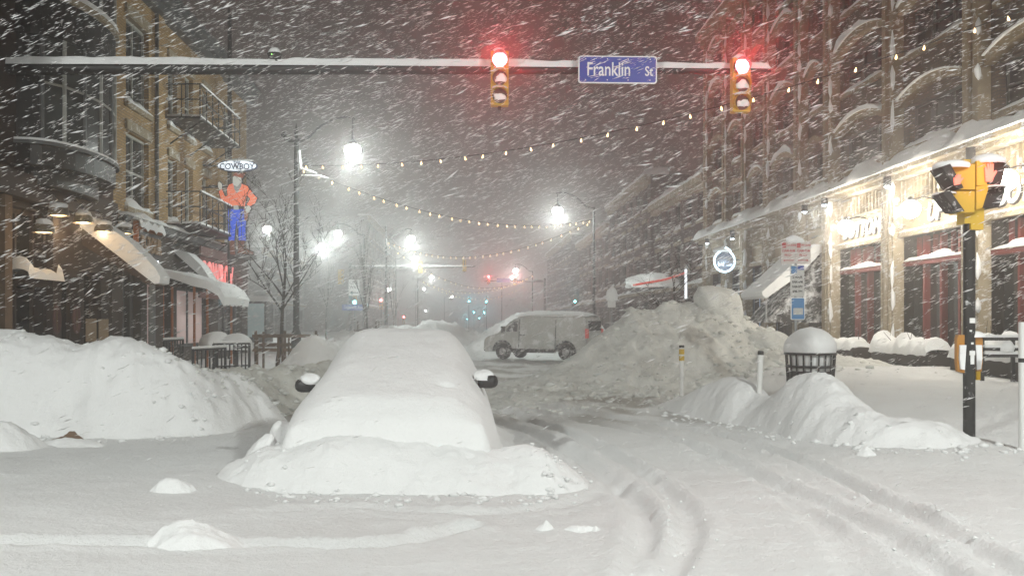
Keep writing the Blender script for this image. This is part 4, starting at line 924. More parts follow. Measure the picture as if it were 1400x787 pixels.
A0, A1 = (0.02, 3.98), (1.72, 2.72)
MB().prism([A0, A1, (A1[0], A1[1] - 0.15), (0.02, 3.6)], 'y', 0, 0.62).build('canopy', M_BROWN, t)
MB().box(1.55, 1.72, 0.05, 0.6, 0.5, 2.62).build('side_screen', M_BROWN, t)
sl = [(0.02, 4.0), (0.02, 4.34), (0.3, 4.22), (0.7, 3.98), (1.1, 3.70), (1.45, 3.36), (1.75, 3.05), (1.86, 2.85), (1.84, 2.70), (1.73, 2.68)]
MB().prism(sl, 'y', -0.06, 0.66).build('snow_load', M_CAP, t, True)
MB().box(1.62, 1.74, -0.1, 0.0, 0.5, 2.66).build('post', M_GREYD, t)
t = thing('awning', 'drooping wavy snow load on the second awning beside COWBOY letters', 'awning', (XL, 25.6, 0))
n = 16; vs = []; fs = []
prof = [(0.02, 3.35), (0.35, 3.3), (0.8, 3.24), (1.2, 3.12), (1.6, 3.0), (2.0, 2.9), (2.3, 2.72), (2.45, 2.48)]
for i in range(n + 1):
    u = 2.9 * i / n
    for x, z in prof: vs.append((x, u, z + 0.06 * float(vn(np.array(u * 1.5), np.array(x * 2.0), 3))))
    for x, z in prof[::-1]: vs.append((x - 0.04, u, z - 0.20 - 0.10 * (x > 1) * abs(float(vn(np.array(u * 6), np.array(x * 7.0), 4))) - (0.16 if 0.3 < x < 0.5 else 0)))
k = len(prof) * 2
for i in range(n):
    for j in range(k): fs.append((i * k + j, i * k + (j + 1) % k, (i + 1) * k + (j + 1) % k, (i + 1) * k + j))
fs += [tuple(range(k)), tuple(n * k + j for j in range(k))[::-1]]
MB().add(vs, fs).build('snow_load', M_CAP, t, True)
MB().prism([(0.02, 3.1), (1.0, 2.98), (2.0, 2.66), (2.0, 2.58), (0.02, 2.95)], 'y', 0.1, 2.8).build('canopy', M_DARK, t)
for x, y in ((0.75, 0.1), (1.0, 0.1), (1.6, 0.1), (1.95, 0.1), (1.95, 2.7)): MB().tube([(x, y, 0.5), (x, y, 2.75)], 0.035, 6).build('post', M_RUST, t)
t = thing('awning', 'flat tilted snow slab of the upper awning left of the COWBOY letters', 'awning', (XL, 29.0, 0))
MB().prism([(0.0, 3.95), (1.25, 2.88), (1.25, 2.8), (0.0, 3.85)], 'y', 0, 0.75).build('canopy', M_BLACK, t)
MB().prism([(0.0, 3.96), (0.06, 4.02), (0.45, 3.92), (0.85, 3.55), (1.15, 3.1), (1.25, 2.9), (1.2, 2.88)], 'y', -0.05, 0.8).build('snow_load', M_CAP, t, True)
# D-TOUR sign on a rusty frame
d = 25.1; t = thing('bar_sign', 'rusty framed D-TOUR sign with small lit text line over the awning', 'sign', (-8.45, d, 3.75))
MB().box(-0.03, 0.03, -0.75, 0.95, -0.52, 0.38).build('panel', M_BLACK, t)
MB().box(-0.06, 0.06, -0.95, -0.86, -0.7, 0.62).build('post', M_RUST, t); MB().box(-0.06, 0.06, -0.86, 1.0, 0.42, 0.5).build('top_rail', M_RUST, t)
text('D-TOUR', 0.58, mat('rusty_letter', (0.34, 0.22, 0.12), 0.6, var=0.3, vscale=12), 'lettering', t, (0.05, 0.1, 0.05), FACE_R, 0.03, 0.72, bold=0.01)
text('ARTFUL BAR', 0.22, glow('lit_text', (0.85, 0.9, 1.0), 2.2), 'lit_lettering', t, (0.045, 0.1, -0.38), FACE_R, 0.004, 1.05, bold=0.006)
vs = []; fs = []
for i in range(13):
    u = -0.95 + 2.0 * i / 12; hh = 0.16 + 0.06 * math.sin(i * 1.9)
    vs += [(-0.14, u, 0.5), (-0.1, u, 0.5 + hh), (0.1, u, 0.5 + hh * .9), (0.15, u, 0.46 - 0.08 * (i % 4 == 3))]
    if i: o = (i - 1) * 4; fs += [(o + j, o + j + 1, o + 5 + j, o + 4 + j) for j in range(3)]
MB().add(vs, fs).build('snow_cap', M_CAP, t, True)

# ---- left: yellow brick building
yb = Facade('yellow_brick_building', 'yellow brick building with tall sash windows and fire escape on the left', XL, 1, 23.9)
yw = [(25.0, 26.8, 4.85, 6.85), (25.0, 26.8, 7.6, 9.9), (28.5, 29.4, 4.75, 6.75), (30.2, 31.1, 4.75, 6.75), (28.5, 29.4, 7.7, 9.7), (30.2, 31.1, 7.7, 9.7), (32.2, 33.1, 4.75, 6.75), (32.2, 33.1, 7.7, 9.7), (35.2, 36.2, 4.75, 6.75), (35.2, 36.2, 7.7, 9.7)]
M_PINK = glow('pale_lit_window', (0.75, 0.58, 0.55), 0.16)
ys_ = [(24.6, 26.0, 0.7, 3.9), (26.5, 28.6, 0.9, 3.0), (29.2, 33.0, 1.0, 2.9), (34.0, 37.6, 0.8, 3.6)]
yb.wall(B_YEL, 23.9, 38.6, 4.45, 11.0, yw, 0.22)
M_SFD = mat('dark_shopfront', (0.05, 0.042, 0.035), 0.7, var=0.3, vscale=2)
yb.wall(M_SFD, 23.9, 38.6, -0.3, 4.45, ys_, 0.25, o=0.05, name='shopfront')
for o in yw:
    w = yb.window(*o, mat('pale_sash', (0.42, 0.42, 0.38), 0.6), M_GLASSG, 0.2, 1, 1 if o[1] - o[0] > 1.2 else 0, sill=M_STONE, snow=0.24, fw=0.07)
    yb.part('lintel', M_STONE, [(o[0] - 0.08, o[1] + 0.08, o[3] + 0.02, o[3] + 0.28, 0.0, 0.07)], w)
for i, o in enumerate(ys_): yb.window(*o, M_GREYD, M_SHOP, 0.22, 0, 1, lit=M_PINK if i in (1, 2) else None, fw=0.10)
yb.part('shop_cornice', M_GREYD, [(23.9, 38.6, 4.3, 4.5, 0.0, 0.42)]); yb.drift('ledge_snow', 23.9, 29.3, 4.5, 0.22, 0.0, 0.46); yb.drift('ledge_snow', 31, 38.6, 4.5, 0.14, 0.0, 0.42)
yb.part('cornice', M_GREYD, [(23.9, 38.8, 10.9, 11.15, 0.0, 0.45), (23.9, 38.8, 10.65, 10.9, 0.0, 0.28), (23.9, 38.8, 11.15, 11.25, 0.0, 0.55)])
for u in (27.6, 34.2): yb.part('brick_pier', B_YEL, [(u - 0.3, u + 0.3, 4.5, 10.65, 0.0, 0.10)])
dp = MB(); dp.tube([(0.12, 27.15 - 23.9, 4.6), (0.12, 27.15 - 23.9, 10.6)], 0.055, 8); dp.build('downpipe', M_GREYD, yb.t, True)
t = thing('conduit', 'tall thin black pipe rising past the roof at the end of the fire escape', 'pipe', (XL + 0.7, 33.0, 0.5))
MB().tube([(0, 0, 0), (0, 0, 12.2)], 0.05, 7).build('pipe', M_BLACK, t, True); MB().tube([(0.0, 0.28, 3), (0, 0.28, 12.0)], 0.03, 6).build('pipe', M_BLACK, t, True)
for z in (4, 6, 8, 10): MB().box(-0.7, 0.02, 0.0, 0.06, z, z + 0.05).build('clip', M_BLACK, t)
for zf, lab in ((4.72, 'lower fire escape balcony with crossed rails and snow'), (7.9, 'upper fire escape balcony under the top windows')):
    t = thing('fire_escape', lab, 'fire escape', (XL, 28.2, zf)); L = 4.9; W_ = 1.05
    MB().box(0.02, W_, 0, L, -0.06, 0.0).build('platform', M_BLACK, t)
    rl = MB()
    for z in (0.5, 0.95): rl.tube([(0.05, 0, z), (W_, 0, z), (W_, L, z), (0.05, L, z)], 0.022, 6)
    rl.build('handrail', M_BLACK, t)
    for i in range(8): 
        y = L * i / 7; MB().tube([(W_, y, -0.05), (W_, y, 0.95)], 0.018, 6).build('baluster', M_BLACK, t)
    for y in (0.0, L): MB().tube([(0.5, y, -0.05), (0.5, y, 0.95)], 0.018, 6).build('baluster', M_BLACK, t)
    for y0, y1 in ((0, L * 3 / 7), (L * 3 / 7, L * 6 / 7)):
        MB().tube([(W_, y0, 0), (W_, y1, 0.95)], 0.012, 5).build('cross_brace', M_BLACK, t); MB().tube([(W_, y0, 0.95), (W_, y1, 0)], 0.012, 5).build('cross_brace', M_BLACK, t)
    for y in (0.4, L / 2, L - 0.4): MB().tube([(W_ - .05, y, -0.05), (0.03, y, -0.75)], 0.025, 6).build('strut', M_BLACK, t)
    MB().box(0.05, W_ * 0.98, 0.05, L - 0.05, 0.0, 0.07).build('snow_layer', M_CAP, t); MB().tube([(W_, 0.1, 0.98), (W_, L, 0.98)], 0.035, 6).build('rail_snow', M_CAP, t, True)

# COWBOY letters along the shop front
M_NRED = glow('red_neon_letters', (1.0, 0.26, 0.25), 0.8)
t = thing('cowboy_letters', 'tall red COWBOY letter sign mounted along the yellow building shop front', 'sign', (XL + 0.42, 32.6, 3.3))
MB().box(-0.05, 0.0, -2.2, 2.2, -0.72, 0.62).build('backing_board', mat('dull_red_board', (0.12, 0.05, 0.045), 0.7), t)
xs0 = -1.85
for ch in 'COWBOY':
    text(ch, 1.28, M_NRED, 'letter', t, (0.03, xs0 + (0.15 if ch == 'W' else 0), -0.02), FACE_R, 0.02, 0.62, bold=0.012); xs0 += 0.86 if ch == 'W' else 0.68
MB().box(-0.05, 0.01, -2.1, 1.2, 0.66, 0.95).build('upper_board', mat('dull_pink_board', (0.20, 0.12, 0.11), 0.7), t)
lamp(t, (0.5, 0.8, 0), 12, (1, 0.2, 0.18), 0.2)

# cut-out cowboy sign and oval name board on a bracket
DS = 32.0; u_ = DS / F
def sh(pts, ox=325, oy=348): return [((x - ox) * u_, (oy - y) * u_) for x, y in pts]
cs = thing('cutout_sign', 'painted cut-out sign of a waving man in orange shirt and blue jeans', 'sign', P(325, 348, DS))
def paint(name, col, e): return mat('sign_' + name, col, 0.5, var=0.10, vscale=7, emit=col, estr=e)  # glow put into the paint for the lighting of the sign
LAY = [0]
def cut(name, pts, m, front=None, parent=None):
    outline(name, pts)
    LAY[0] += 1; f = -0.06 - 0.004 * LAY[0] if front is None else front
    return MB().prism(sh(pts), 'y', f, 0.06 - 0.0007 * LAY[0]).build(name, m, parent or cs)
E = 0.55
def outline(name, pts, grow=1.3):
    cx = sum(p[0] for p in pts) / len(pts); cy_ = sum(p[1] for p in pts) / len(pts); n = len(pts); out = []
    area = sum(pts[i][0] * pts[(i + 1) % n][1] - pts[(i + 1) % n][0] * pts[i][1] for i in range(n)); sg = 1 if area > 0 else -1
    for i in range(n):
        a, b, c = pts[i - 1], pts[i], pts[(i + 1) % n]; nx = nyy = 0
        for p0, p1 in ((a, b), (b, c)):
            l = math.hypot(p1[0] - p0[0], p1[1] - p0[1]) or 1; nx += sg * (p1[1] - p0[1]) / l; nyy += -sg * (p1[0] - p0[0]) / l
        l = math.hypot(nx, nyy) or 1; out.append((b[0] + grow * nx / l, b[1] + grow * nyy / l))
    MB().prism(sh(out), 'y', -0.05, 0.055).build('outline', M_BLACK, cs)
cut('jeans', [(313, 284), (336, 284), (337, 300), (336, 315), (337, 329), (327, 329), (326, 315), (324, 300), (322, 316), (321, 329), (313, 329), (313, 312), (312, 298)], paint('denim', (0.03, 0.10, 0.62), E))
cut('shirt', [(314, 253), (319, 251), (332, 252), (339, 255), (347, 266), (352, 271), (349, 278), (341, 283), (338, 280), (343, 272), (338, 267), (336, 276), (335, 284), (313, 284), (312, 277), (308, 278), (303, 274), (300, 262), (304, 259), (308, 269), (312, 268), (311, 258)], paint('coral', (0.85, 0.20, 0.10), E))
cut('belt', [(312, 282), (336, 282), (336, 286), (312, 286)], paint('leather', (0.07, 0.03, 0.02), 0.0))
cut('buckle', [(320, 281), (327, 281), (327, 287), (320, 287)], paint('silver', (0.6, 0.6, 0.58), 0.15))
cut('holster', [(334, 284), (339, 283), (340, 292), (338, 302), (335, 301)], paint('tan', (0.40, 0.14, 0.07), 0.1))
cut('hand', [(335, 283), (341, 281), (344, 285), (341, 290), (338, 291), (336, 288)], paint('pale', (0.72, 0.72, 0.68), 0.2))
cut('hand', [(299, 250), (301, 249), (304, 252), (304, 259), (301, 260), (299, 256)], paint('pale', (0.72, 0.72, 0.68), 0.2))
cut('head', [(319, 243), (321, 241), (330, 242), (331, 249), (329, 254), (323, 256), (319, 252)], paint('pale', (0.72, 0.72, 0.68), 0.2))
cut('neckerchief', [(320, 253), (325, 256), (330, 250), (331, 254), (325, 265), (321, 259)], paint('grey_cloth', (0.36, 0.37, 0.37), 0.12))
cut('hat', [(319, 241), (323, 236), (328, 238), (334, 237), (336, 239), (332, 244), (325, 242)], paint('hat_brown', (0.42, 0.11, 0.06), 0.1))
bt = paint('boot_brown', (0.25, 0.09, 0.05), 0.08)
cut('boot', [(315, 329), (321, 329), (321, 339), (322, 348), (316, 348), (315, 340)], bt)
cut('boot', [(327, 329), (335, 329), (334, 339), (342, 343), (347, 345), (346, 348), (334, 347), (326, 346), (327, 338)], bt)
MB().tube([(-0.05, 0.05, 0.6), (-1.6, 0.4, 0.6)], 0.03, 6).build('bracket', M_BLACK, cs); MB().tube([(-0.05, 0.05, 2.3), (-1.6, 0.4, 2.3)], 0.03, 6).build('bracket', M_BLACK, cs)
ov = thing('oval_sign', 'white oval name board reading THE COWBOY above the cut-out man', 'sign', P(324.5, 227, DS))
el = lambda a, b: [(a * math.cos(i * math.pi / 18), b * math.sin(i * math.pi / 18)) for i in range(36)]
MB().prism(el(27.5 * u_, 8.2 * u_), 'y', -0.05, 0.10).build('rim', mat('navy_rim', (0.03, 0.05, 0.12), 0.5), ov)
MB().prism(el(26.2 * u_, 6.9 * u_), 'y', -0.06, -0.05).build('face', glow('backlit_white', (0.80, 0.90, 1.0), 1.1), ov)
M_NAVY = mat('navy_letter', (0.012, 0.02, 0.07), 0.5)
text('COWBOY', 0.285, M_NAVY, 'lettering', ov, (0, -0.066, -0.035), FRONT, 0.003, 0.90, bold=0.006); text('THE', 0.115, M_NAVY, 'lettering', ov, (0, -0.066, 0.105), FRONT, 0.003, 1.2, bold=0.003)
blob(0.55, 0.1, 0.07, 8, 8, 0.2).build('snow_cap', M_CAP, ov, True, (0, 0.02, 7.2 * u_)); MB().tube([(-0.5, 0.08, 0), (-1.5, 0.4, 0.1)], 0.03, 6).build('bracket', M_BLACK, ov)

# faint blocks at the far left
plain_front('far_building', 'pale hazy block far left beyond the open lot', -20, 1, 92, 116, 9, mat('pale_block', (0.30, 0.31, 0.30), 0.8, var=0.1), 2, 5)
plain_front('far_building', 'faint tall block at the left side of the street end', -12.5, 1, 118, 165, 15, B_FAR, 4, 5)

# ------------------------------------------------------------------ van parked askew beyond the pile
VA = R(28); vd = 40.5
van = thing('van', 'snow plastered pale cargo van parked askew beyond the huge pile', 'van', (GX(742, vd), vd, 0.22), -VA)
M_VAN = mat('snow_caked_paint', (0.50, 0.50, 0.47), 0.55, var=0.2, vscale=2.5, bump=0.25, bscale=20, snow=0.55, sscale=2.2)
M_TRIM = mat('black_trim', (0.025, 0.025, 0.025), 0.6, snow=0.40, sscale=6)
M_TYRE = mat('tyre_rubber', (0.02, 0.02, 0.02), 0.85, bump=0.4, snow=0.35, sscale=5)
# side outline, nose at -x, length 4.7
side = [(-2.30, 0.42), (-2.33, 0.62), (-2.28, 0.86), (-2.12, 0.98), (-1.68, 1.10), (-1.40, 1.34), (-1.02, 1.66), (-0.72, 1.80), (-0.3, 1.86), (1.2, 1.88), (2.10, 1.84), (2.28, 1.74), (2.34, 1.2), (2.36, 0.62), (2.30, 0.42)]
def arch_pts(cx, r, n=9): return [(cx + r * math.cos(math.pi * i / n), 0.36 + r * math.sin(math.pi * i / n)) for i in range(n + 1)]
bottom = [(2.30, 0.30)] + arch_pts(1.42, 0.40) + arch_pts(-1.45, 0.40) + [(-2.26, 0.30)]
prof = side + bottom
vs = []; k = len(prof)
ws = (-0.86, -0.94, -0.96, 0.0, 0.96, 0.94, 0.86)
for w in ws:
    for x, z in prof:
        tum = 0.17 * max(0, (z - 1.0) / 0.9)**1.3 if abs(w) > 0.1 else 0
        ins = {0.86: 0.05, 0.94: 0.015}.get(abs(w), 0)
        xx = x + (ins if x < -1.9 else -ins if x > 2.1 else 0); zz = z - (ins if z > 1.5 else 0)
        vs.append((xx, math.copysign(abs(w) - tum, w) if w else 0, zz))
fs = [tuple(range(k)), tuple((len(ws) - 1) * k + j for j in range(k))[::-1]]
for i in range(len(ws) - 1):
    for j in range(k): fs.append((i * k + j, i * k + (j + 1) % k, (i + 1) * k + (j + 1) % k, (i + 1) * k + j))
body = MB().add(vs, fs).build('body', M_VAN, van, True)
def vside(x, z, out=0.0): return (x, -(0.96 - 0.17 * max(0, (z - 1.0) / 0.9)**1.3) - out, z)
def vpanel(name, pts, m, out, parent):
    a = [vside(x, z, out) for x, z in pts]; b = [vside(x, z, -0.03) for x, z in pts]; n = len(a)
    return MB().add(a + b, [tuple(range(n)), tuple(range(n, 2 * n))[::-1]] + [(i, (i + 1) % n, n + (i + 1) % n, n + i) for i in range(n)]).build(name, m, parent)
vpanel('side_window', [(-1.32, 1.18), (-0.78, 1.18), (-0.78, 1.62), (-0.95, 1.60), (-1.12, 1.44)], mat('frosted_window', (0.05, 0.05, 0.05), 0.3, snow=0.5, sscale=5), 0.008, van)
for x0 in (-0.70, 0.95): vpanel('door_seam', [(x0, 0.5), (x0 + 0.018, 0.5), (x0 + 0.018, 1.7), (x0, 1.7)], M_TRIM, 0.006, van)
vpanel('door_handle', [(-0.60, 1.02), (-0.42, 1.02), (-0.42, 1.06), (-0.60, 1.06)], M_TRIM, 0.03, van)
vpanel('sill_trim', [(-1.02, 0.30), (1.0, 0.30), (1.0, 0.46), (-1.02, 0.46)], M_TRIM, 0.012, van)
for cx in (-1.45, 1.42):
    n = 10; o = [(cx + 0.46 * math.cos(math.pi * i / n), 0.36 + 0.46 * math.sin(math.pi * i / n)) for i in range(n + 1)]; i_ = [(cx + 0.39 * math.cos(math.pi * i / n), 0.36 + 0.39 * math.sin(math.pi * i / n)) for i in range(n + 1)]
    vpanel('wheel_arch', o + i_[::-1], M_TRIM, 0.015, van)
    for s in (-1, 1):
        wh = MB().lathe([(0.20, -0.10), (0.31, -0.11), (0.335, -0.06), (0.335, 0.06), (0.31, 0.11), (0.20, 0.10)], (0, 0, 0), 20, 'y').build('wheel', M_TYRE, van, True, (cx, s * 0.84, 0.335))
        MB().lathe([(0.20, -0.09), (0.12, -0.11), (0.05, -0.10), (0.002, -0.10)], (0, 0, 0), 14, 'y').build('rim', mat('wheel_rim', (0.3, 0.3, 0.3), 0.5, snow=0.6, sscale=5), wh, True)
mr = MB(); mr.box(-1.42, -1.30, -1.16, -0.99, 1.12, 1.40); mr.build('wing_mirror', M_TRIM, van); 
MB().add([(-1.60, -0.80, 1.17), (-1.60, 0.80, 1.17), (-1.04, 0.72, 1.66), (-1.04, -0.72, 1.66)], [(0, 1, 2, 3)]).build('windscreen', mat('frosted_window', (0.05, 0.05, 0.05), 0.3), van).location = (-0.02, 0, 0.02)
MB().box(-2.38, -2.28, -0.85, 0.85, 0.36, 0.60).build('front_bumper', M_TRIM, van)
for s in (-1, 1):
    MB().box(2.28, 2.385, s * 0.86 - 0.08, s * 0.86 + 0.08, 0.92, 1.30).build('tail_light', glow('tail_lamp_red', (0.6, 0.04, 0.03), 0.10), van)
MB().box(2.30, 2.375, -0.66, 0.66, 1.22, 1.62).build('rear_window', M_GLASS, van); MB().box(2.30, 2.42, -0.88, 0.88, 0.34, 0.56).build('rear_bumper', M_TRIM, van)
n = 24; vs = []; fs = []; k = 9
for i in range(n + 1):
    x = -1.0 + 3.3 * i / n
    for j in range(k):
        w = -1 + 2 * j / (k - 1); e = (1 - abs(w)**4) * (1 - abs(2 * i / n - 1)**8)
        vs.append((x, 0.80 * w, 1.80 + 0.05 * (1 - w * w) + 0.20 * e * (0.9 + 0.5 * float(vn(np.array(x * 1.5), np.array(w * 2.0), 9)))))
for i in range(n):
    for j in range(k - 1): fs.append((i * k + j, i * k + j + 1, (i + 1) * k + j + 1, (i + 1) * k + j))
MB().add(vs, fs).build('roof_snow', M_CAP, van, True)

# ------------------------------------------------------------------ street corner furniture on the right
dp_ = 12.3; px_ = GX(1325, dp_); gz = h1(px_, dp_)
pp = thing('signal_pole', 'thick black walk signal pole with stickers on the right corner', 'pole', (px_, dp_, gz))
pz = lambda py: P(0, py, dp_).z - gz
MB().tube([(0, 0, -0.6), (0, 0, pz(226))], 0.073, 16).build('shaft', M_DARK, pp, True)
MB().lathe([(0.074, 0), (0.08, 0.02), (0.05, 0.04)], (0, 0, pz(226)), 12).build('cap', M_BLACK, pp, True)
for dx, py, w, h in ((0.0, 438, 0.034, 0.032), (-0.02, 452, 0.014, 0.012), (0.0, 469, 0.014, 0.014), (0.0, 482, 0.036, 0.028), (0.0, 491, 0.024, 0.06)):
    MB().box(dx - w, dx + w, -0.083, -0.074, pz(py) - h, pz(py) + h).build('sticker', M_LETTER, pp)
ws_ = thing('walk_signal', 'yellow V shaped pair of pedestrian signals showing red hands, snow on top', 'walk signal', (px_, dp_, P(0, 262, dp_).z))
q = dp_ / F
M_HAND = glow('red_hand', (1.0, 0.20, 0.14), 1.0)
M_HOOD = mat('dark_hood', (0.02, 0.02, 0.018), 0.6, snow=0.25, sscale=8)
MB().box(-0.11, 0.14, -0.10, 0.10, -0.42, 0.40).build('mount_bracket', M_YEL, ws_)
MB().box(-0.03, 0.13, -0.102, 0.08, -0.50, -0.36).build('terminal_box', M_YEL, ws_)
def prism_deep(poly, y0, y1, shear=0.0):
    n = len(poly); vs = [(x, y0, z) for x, z in poly] + [(x + shear, y1, z) for x, z in poly]
    return MB().add(vs, [tuple(range(n))[::-1], tuple(range(n, 2 * n))] + [(i, (i + 1) % n, n + (i + 1) % n, n + i) for i in range(n)])
def ps(pts): return [((x - 1325) * q, (262 - y) * q) for x, y in pts]
for name, pts, m, y0, y1 in (
    ('signal_case', [(1284, 229), (1322, 228), (1322, 262), (1301, 262)], M_YEL, -0.20, 0.10),
    ('signal_case', [(1283, 264), (1322, 264), (1322, 292), (1303, 293)], M_YEL, -0.19, 0.10),
    ('signal_case', [(1323, 224), (1346, 222), (1336, 256), (1323, 257)], M_YEL, -0.22, 0.10),
    ('signal_case', [(1323, 258), (1341, 255), (1331, 287), (1323, 289)], M_YEL, -0.21, 0.10)):
    prism_deep(ps(pts), y0, y1).build(name, m, ws_)
for name, pts, y0, y1 in (
    ('hood', [(1272, 233), (1283, 229), (1301, 261), (1296, 263), (1289, 259)], -0.30, 0.02),
    ('hood', [(1273, 267), (1283, 264), (1303, 292), (1293, 292)], -0.29, 0.02),
    ('hood', [(1341, 223), (1366, 221), (1366, 228), (1359, 256), (1332, 257)], -0.16, 0.16),
    ('hood', [(1341, 257), (1367, 255), (1357, 285), (1330, 286)], -0.15, 0.16)):
    prism_deep(ps(pts), y0, y1).build(name, M_HOOD, ws_)
hand = [(0, 0), (14, 0), (17, 8), (24, 16), (22, 19), (16, 15), (17, 30), (14, 30), (12.5, 19), (11.5, 33), (8.5, 33), (8, 19), (6, 31), (3, 30), (3.5, 18), (0.5, 25), (-2, 24), (-1, 10)]
prism_deep(ps([(1334 + x * 0.62, 252 - y * 0.80) for x, y in hand]), -0.245, -0.222).build('red_hand', M_HAND, ws_)
prism_deep(ps([(1288 + x * 0.5, 258 - y * 0.42 - x * 0.10) for x, y in hand]), -0.325, -0.302).build('red_hand', M_HAND, ws_)
for xa, xb, z_, h_ in ((1272, 1321, 229, 0.085), (1322, 1368, 222, 0.10), (1272, 1300, 266, 0.03), (1336, 1368, 257, 0.03)):
    a_, b_ = (xa - 1325) * q, (xb - 1325) * q; o = blob((b_ - a_) / 2 * 1.02, 0.19, h_, xa, 9, 0.10).build('snow_cap', M_CAP, ws_, True, ((a_ + b_) / 2, -0.10, (262 - z_) * q - 0.01))
lamp(ws_, (0.12, -0.45, 0.2), 5, (1, 0.2, 0.15), 0.1)
pb = thing('push_button_box', 'snow packed yellow push button housing low on the walk signal pole', 'push button', (px_, dp_, P(0, 484, dp_).z))
for s in (-1, 1):
    out = [(s * 0.085, -0.24), (s * 0.15, -0.22), (s * 0.165, -0.1), (s * 0.165, 0.2), (s * 0.15, 0.25), (s * 0.05, 0.25), (s * 0.05, -0.24)]
    MB().prism(out, 'y', -0.02, 0.05).build('housing', mat('amber_plastic', (0.45, 0.20, 0.03), 0.5), pb)
    inn = [(s * 0.08, -0.20), (s * 0.13, -0.19), (s * 0.145, -0.05), (s * 0.14, 0.12), (s * 0.06, 0.12)]
    MB().prism(inn, 'y', -0.05, -0.02).build('packed_snow', M_CAP, pb)
MB().box(0.07, 0.12, -0.05, 0.0, -0.33, -0.22).build('button', mat('bright_yellow', (0.75, 0.45, 0.02), 0.5), pb)
blob(0.10, 0.07, 0.06, 5, 8, .3).build('snow_cap', M_CAP, pb, True, (0.1, 0, 0.24))
d = 11.6; x = GX(1398, d); o = thing('marker_post', 'thin white marker post at the right edge of the picture', 'post', (x, d, h1(x, d)))
MB().tube([(0, 0, -0.4), (0, 0, P(0, 440, d).z - h1(x, d))], 0.045, 12).build('shaft', M_WHITE, o, True); MB().lathe([(0.047, 1.0), (0.047, 1.05)], (0, 0, P(0, 495, d).z - h1(x, d) - 1.0), 12).build('band', M_BLACK, o)
# wire trash can with a dome of snow
d = 16.6; x = GX(1108, d); zb = P(0, 519, d).z; r = 33 * d / F
tc = thing('trash_can', 'black slatted trash can topped by a tall dome of snow', 'trash can', (x, d, zb)); hc = P(0, 483, d).z - zb
for i in range(20):
    a = i * math.pi / 10; MB().tube([(r * .86 * math.cos(a), r * .86 * math.sin(a), -0.3), (r * .97 * math.cos(a), r * .97 * math.sin(a), hc)], 0.016, 5).build('slat', M_DARK, tc)
for z, k in ((hc, 1.0), (hc * 0.52, 0.94), (0.03, 0.88)):
    MB().tube([(r * k * math.cos(i * math.pi / 12), r * k * math.sin(i * math.pi / 12), z) for i in range(25)], 0.024, 6, False).build('hoop', M_DARK, tc, True)
MB().lathe([(r * .78, -0.3), (r * .84, 0.02), (r * .86, 0.16)], (0, 0, 0), 16).build('liner', M_BLACK, tc, True)
MB().lathe([(r * .80, 0.16), (r * .82, 0.26), (r * .88, hc + 0.0)], (0, 0, 0), 18).build('packed_snow', M_CAP, tc, True)
n = 18; vs = []; fs = []
for i in range(12):
    f = i / 11; rr = r * 1.02 * (1 - f**2.6)**0.55 * (1.0 + 0.04 * math.sin(5 * f)); z = hc + 0.02 + (P(0, 448, d).z - zb - hc) * f
    for j in range(n): a = 2 * math.pi * j / n; kk = 1 + 0.03 * math.sin(3 * a + 2 * f); vs.append((max(rr, .004) * kk * math.cos(a), max(rr, .004) * kk * math.sin(a), z))
for i in range(11):
    for j in range(n): fs.append((i * n + j, i * n + (j + 1) % n, (i + 1) * n + (j + 1) % n, (i + 1) * n + j))
MB().add(vs, fs).build('snow_dome', M_CAP, tc, True)
# two flexible lane markers
for px, top, bot, d, wpx, lab, kind in ((932, 472, 512, 19.5, 7, 'short yellow and white lane marker stuck in the grey pile', 0), (1038, 480, 540, 15.3, 8, 'white lane marker with black cap behind the corner berm', 1)):
    x = GX(px, d); z1 = P(0, top, d).z; z0 = P(0, bot, d).z; r = wpx / 2 * d / F
    t = thing('lane_marker', lab, 'lane marker', (x, d, z0)); hh = z1 - z0; t.rotation_euler = (0, R(2 if kind else 0), 0)
    MB().tube([(0, 0, -0.5), (0, 0, hh * 0.93)], [r * .8, r], 12).build('shaft', M_WHITE, t, True)
    MB().lathe([(r * 1.04, hh * .92), (r * 1.04, hh), (r * .8, hh * 1.01)], (0, 0, 0), 12).build('cap', M_BLACK, t)
    if not kind: 
        for a_, b_ in ((0.48, 0.64), (0.70, 0.88)): MB().lathe([(r * 1.05, hh * a_), (r * 1.05, hh * b_)], (0, 0, 0), 12).build('yellow_band', M_YEL, t)
# parking signs on one post
d = 19.0; x = GX(1088, d); zb = h1(x, d)
ps_ = thing('parking_sign', 'post with red, grey and blue parking signs stacked above the trash can', 'parking sign', (x, d, zb)); v_ = d / F
py_ = lambda y: P(0, y, d).z - zb
MB().tube([(0, 0, -0.4), (0, 0, py_(322))], 0.028, 8).build('post', M_STEEL, ps_)
M_SRED = mat('sign_red', (0.42, 0.05, 0.05), 0.5); M_SGREY = mat('sign_grey', (0.48, 0.48, 0.46), 0.5, var=0.1); M_SLB = mat('sign_light_blue', (0.05, 0.20, 0.42), 0.5); M_SPINK = mat('sign_faded', (0.55, 0.50, 0.47), 0.5, var=0.1)
def plate(x0, x1, y0, y1, m, yy, name='panel', par=None):
    w, h = (x1 - x0) / 2 * v_, (y1 - y0) / 2 * v_; o = MB().prism(roundrect(w, h, min(w, h) * 0.18), 'y', yy - 0.012, yy).build(name, m, par or ps_)
    o.location = (((x0 + x1) / 2 - 1088) * v_, 0, (py_(y0) + py_(y1)) / 2); return o
def pt_(s, x, y, size, m, yy): text(s, size, m, 'lettering', ps_, ((x - 1088) * v_, yy, py_(y)), FRONT, 0.001, 0.8, bold=0.002)
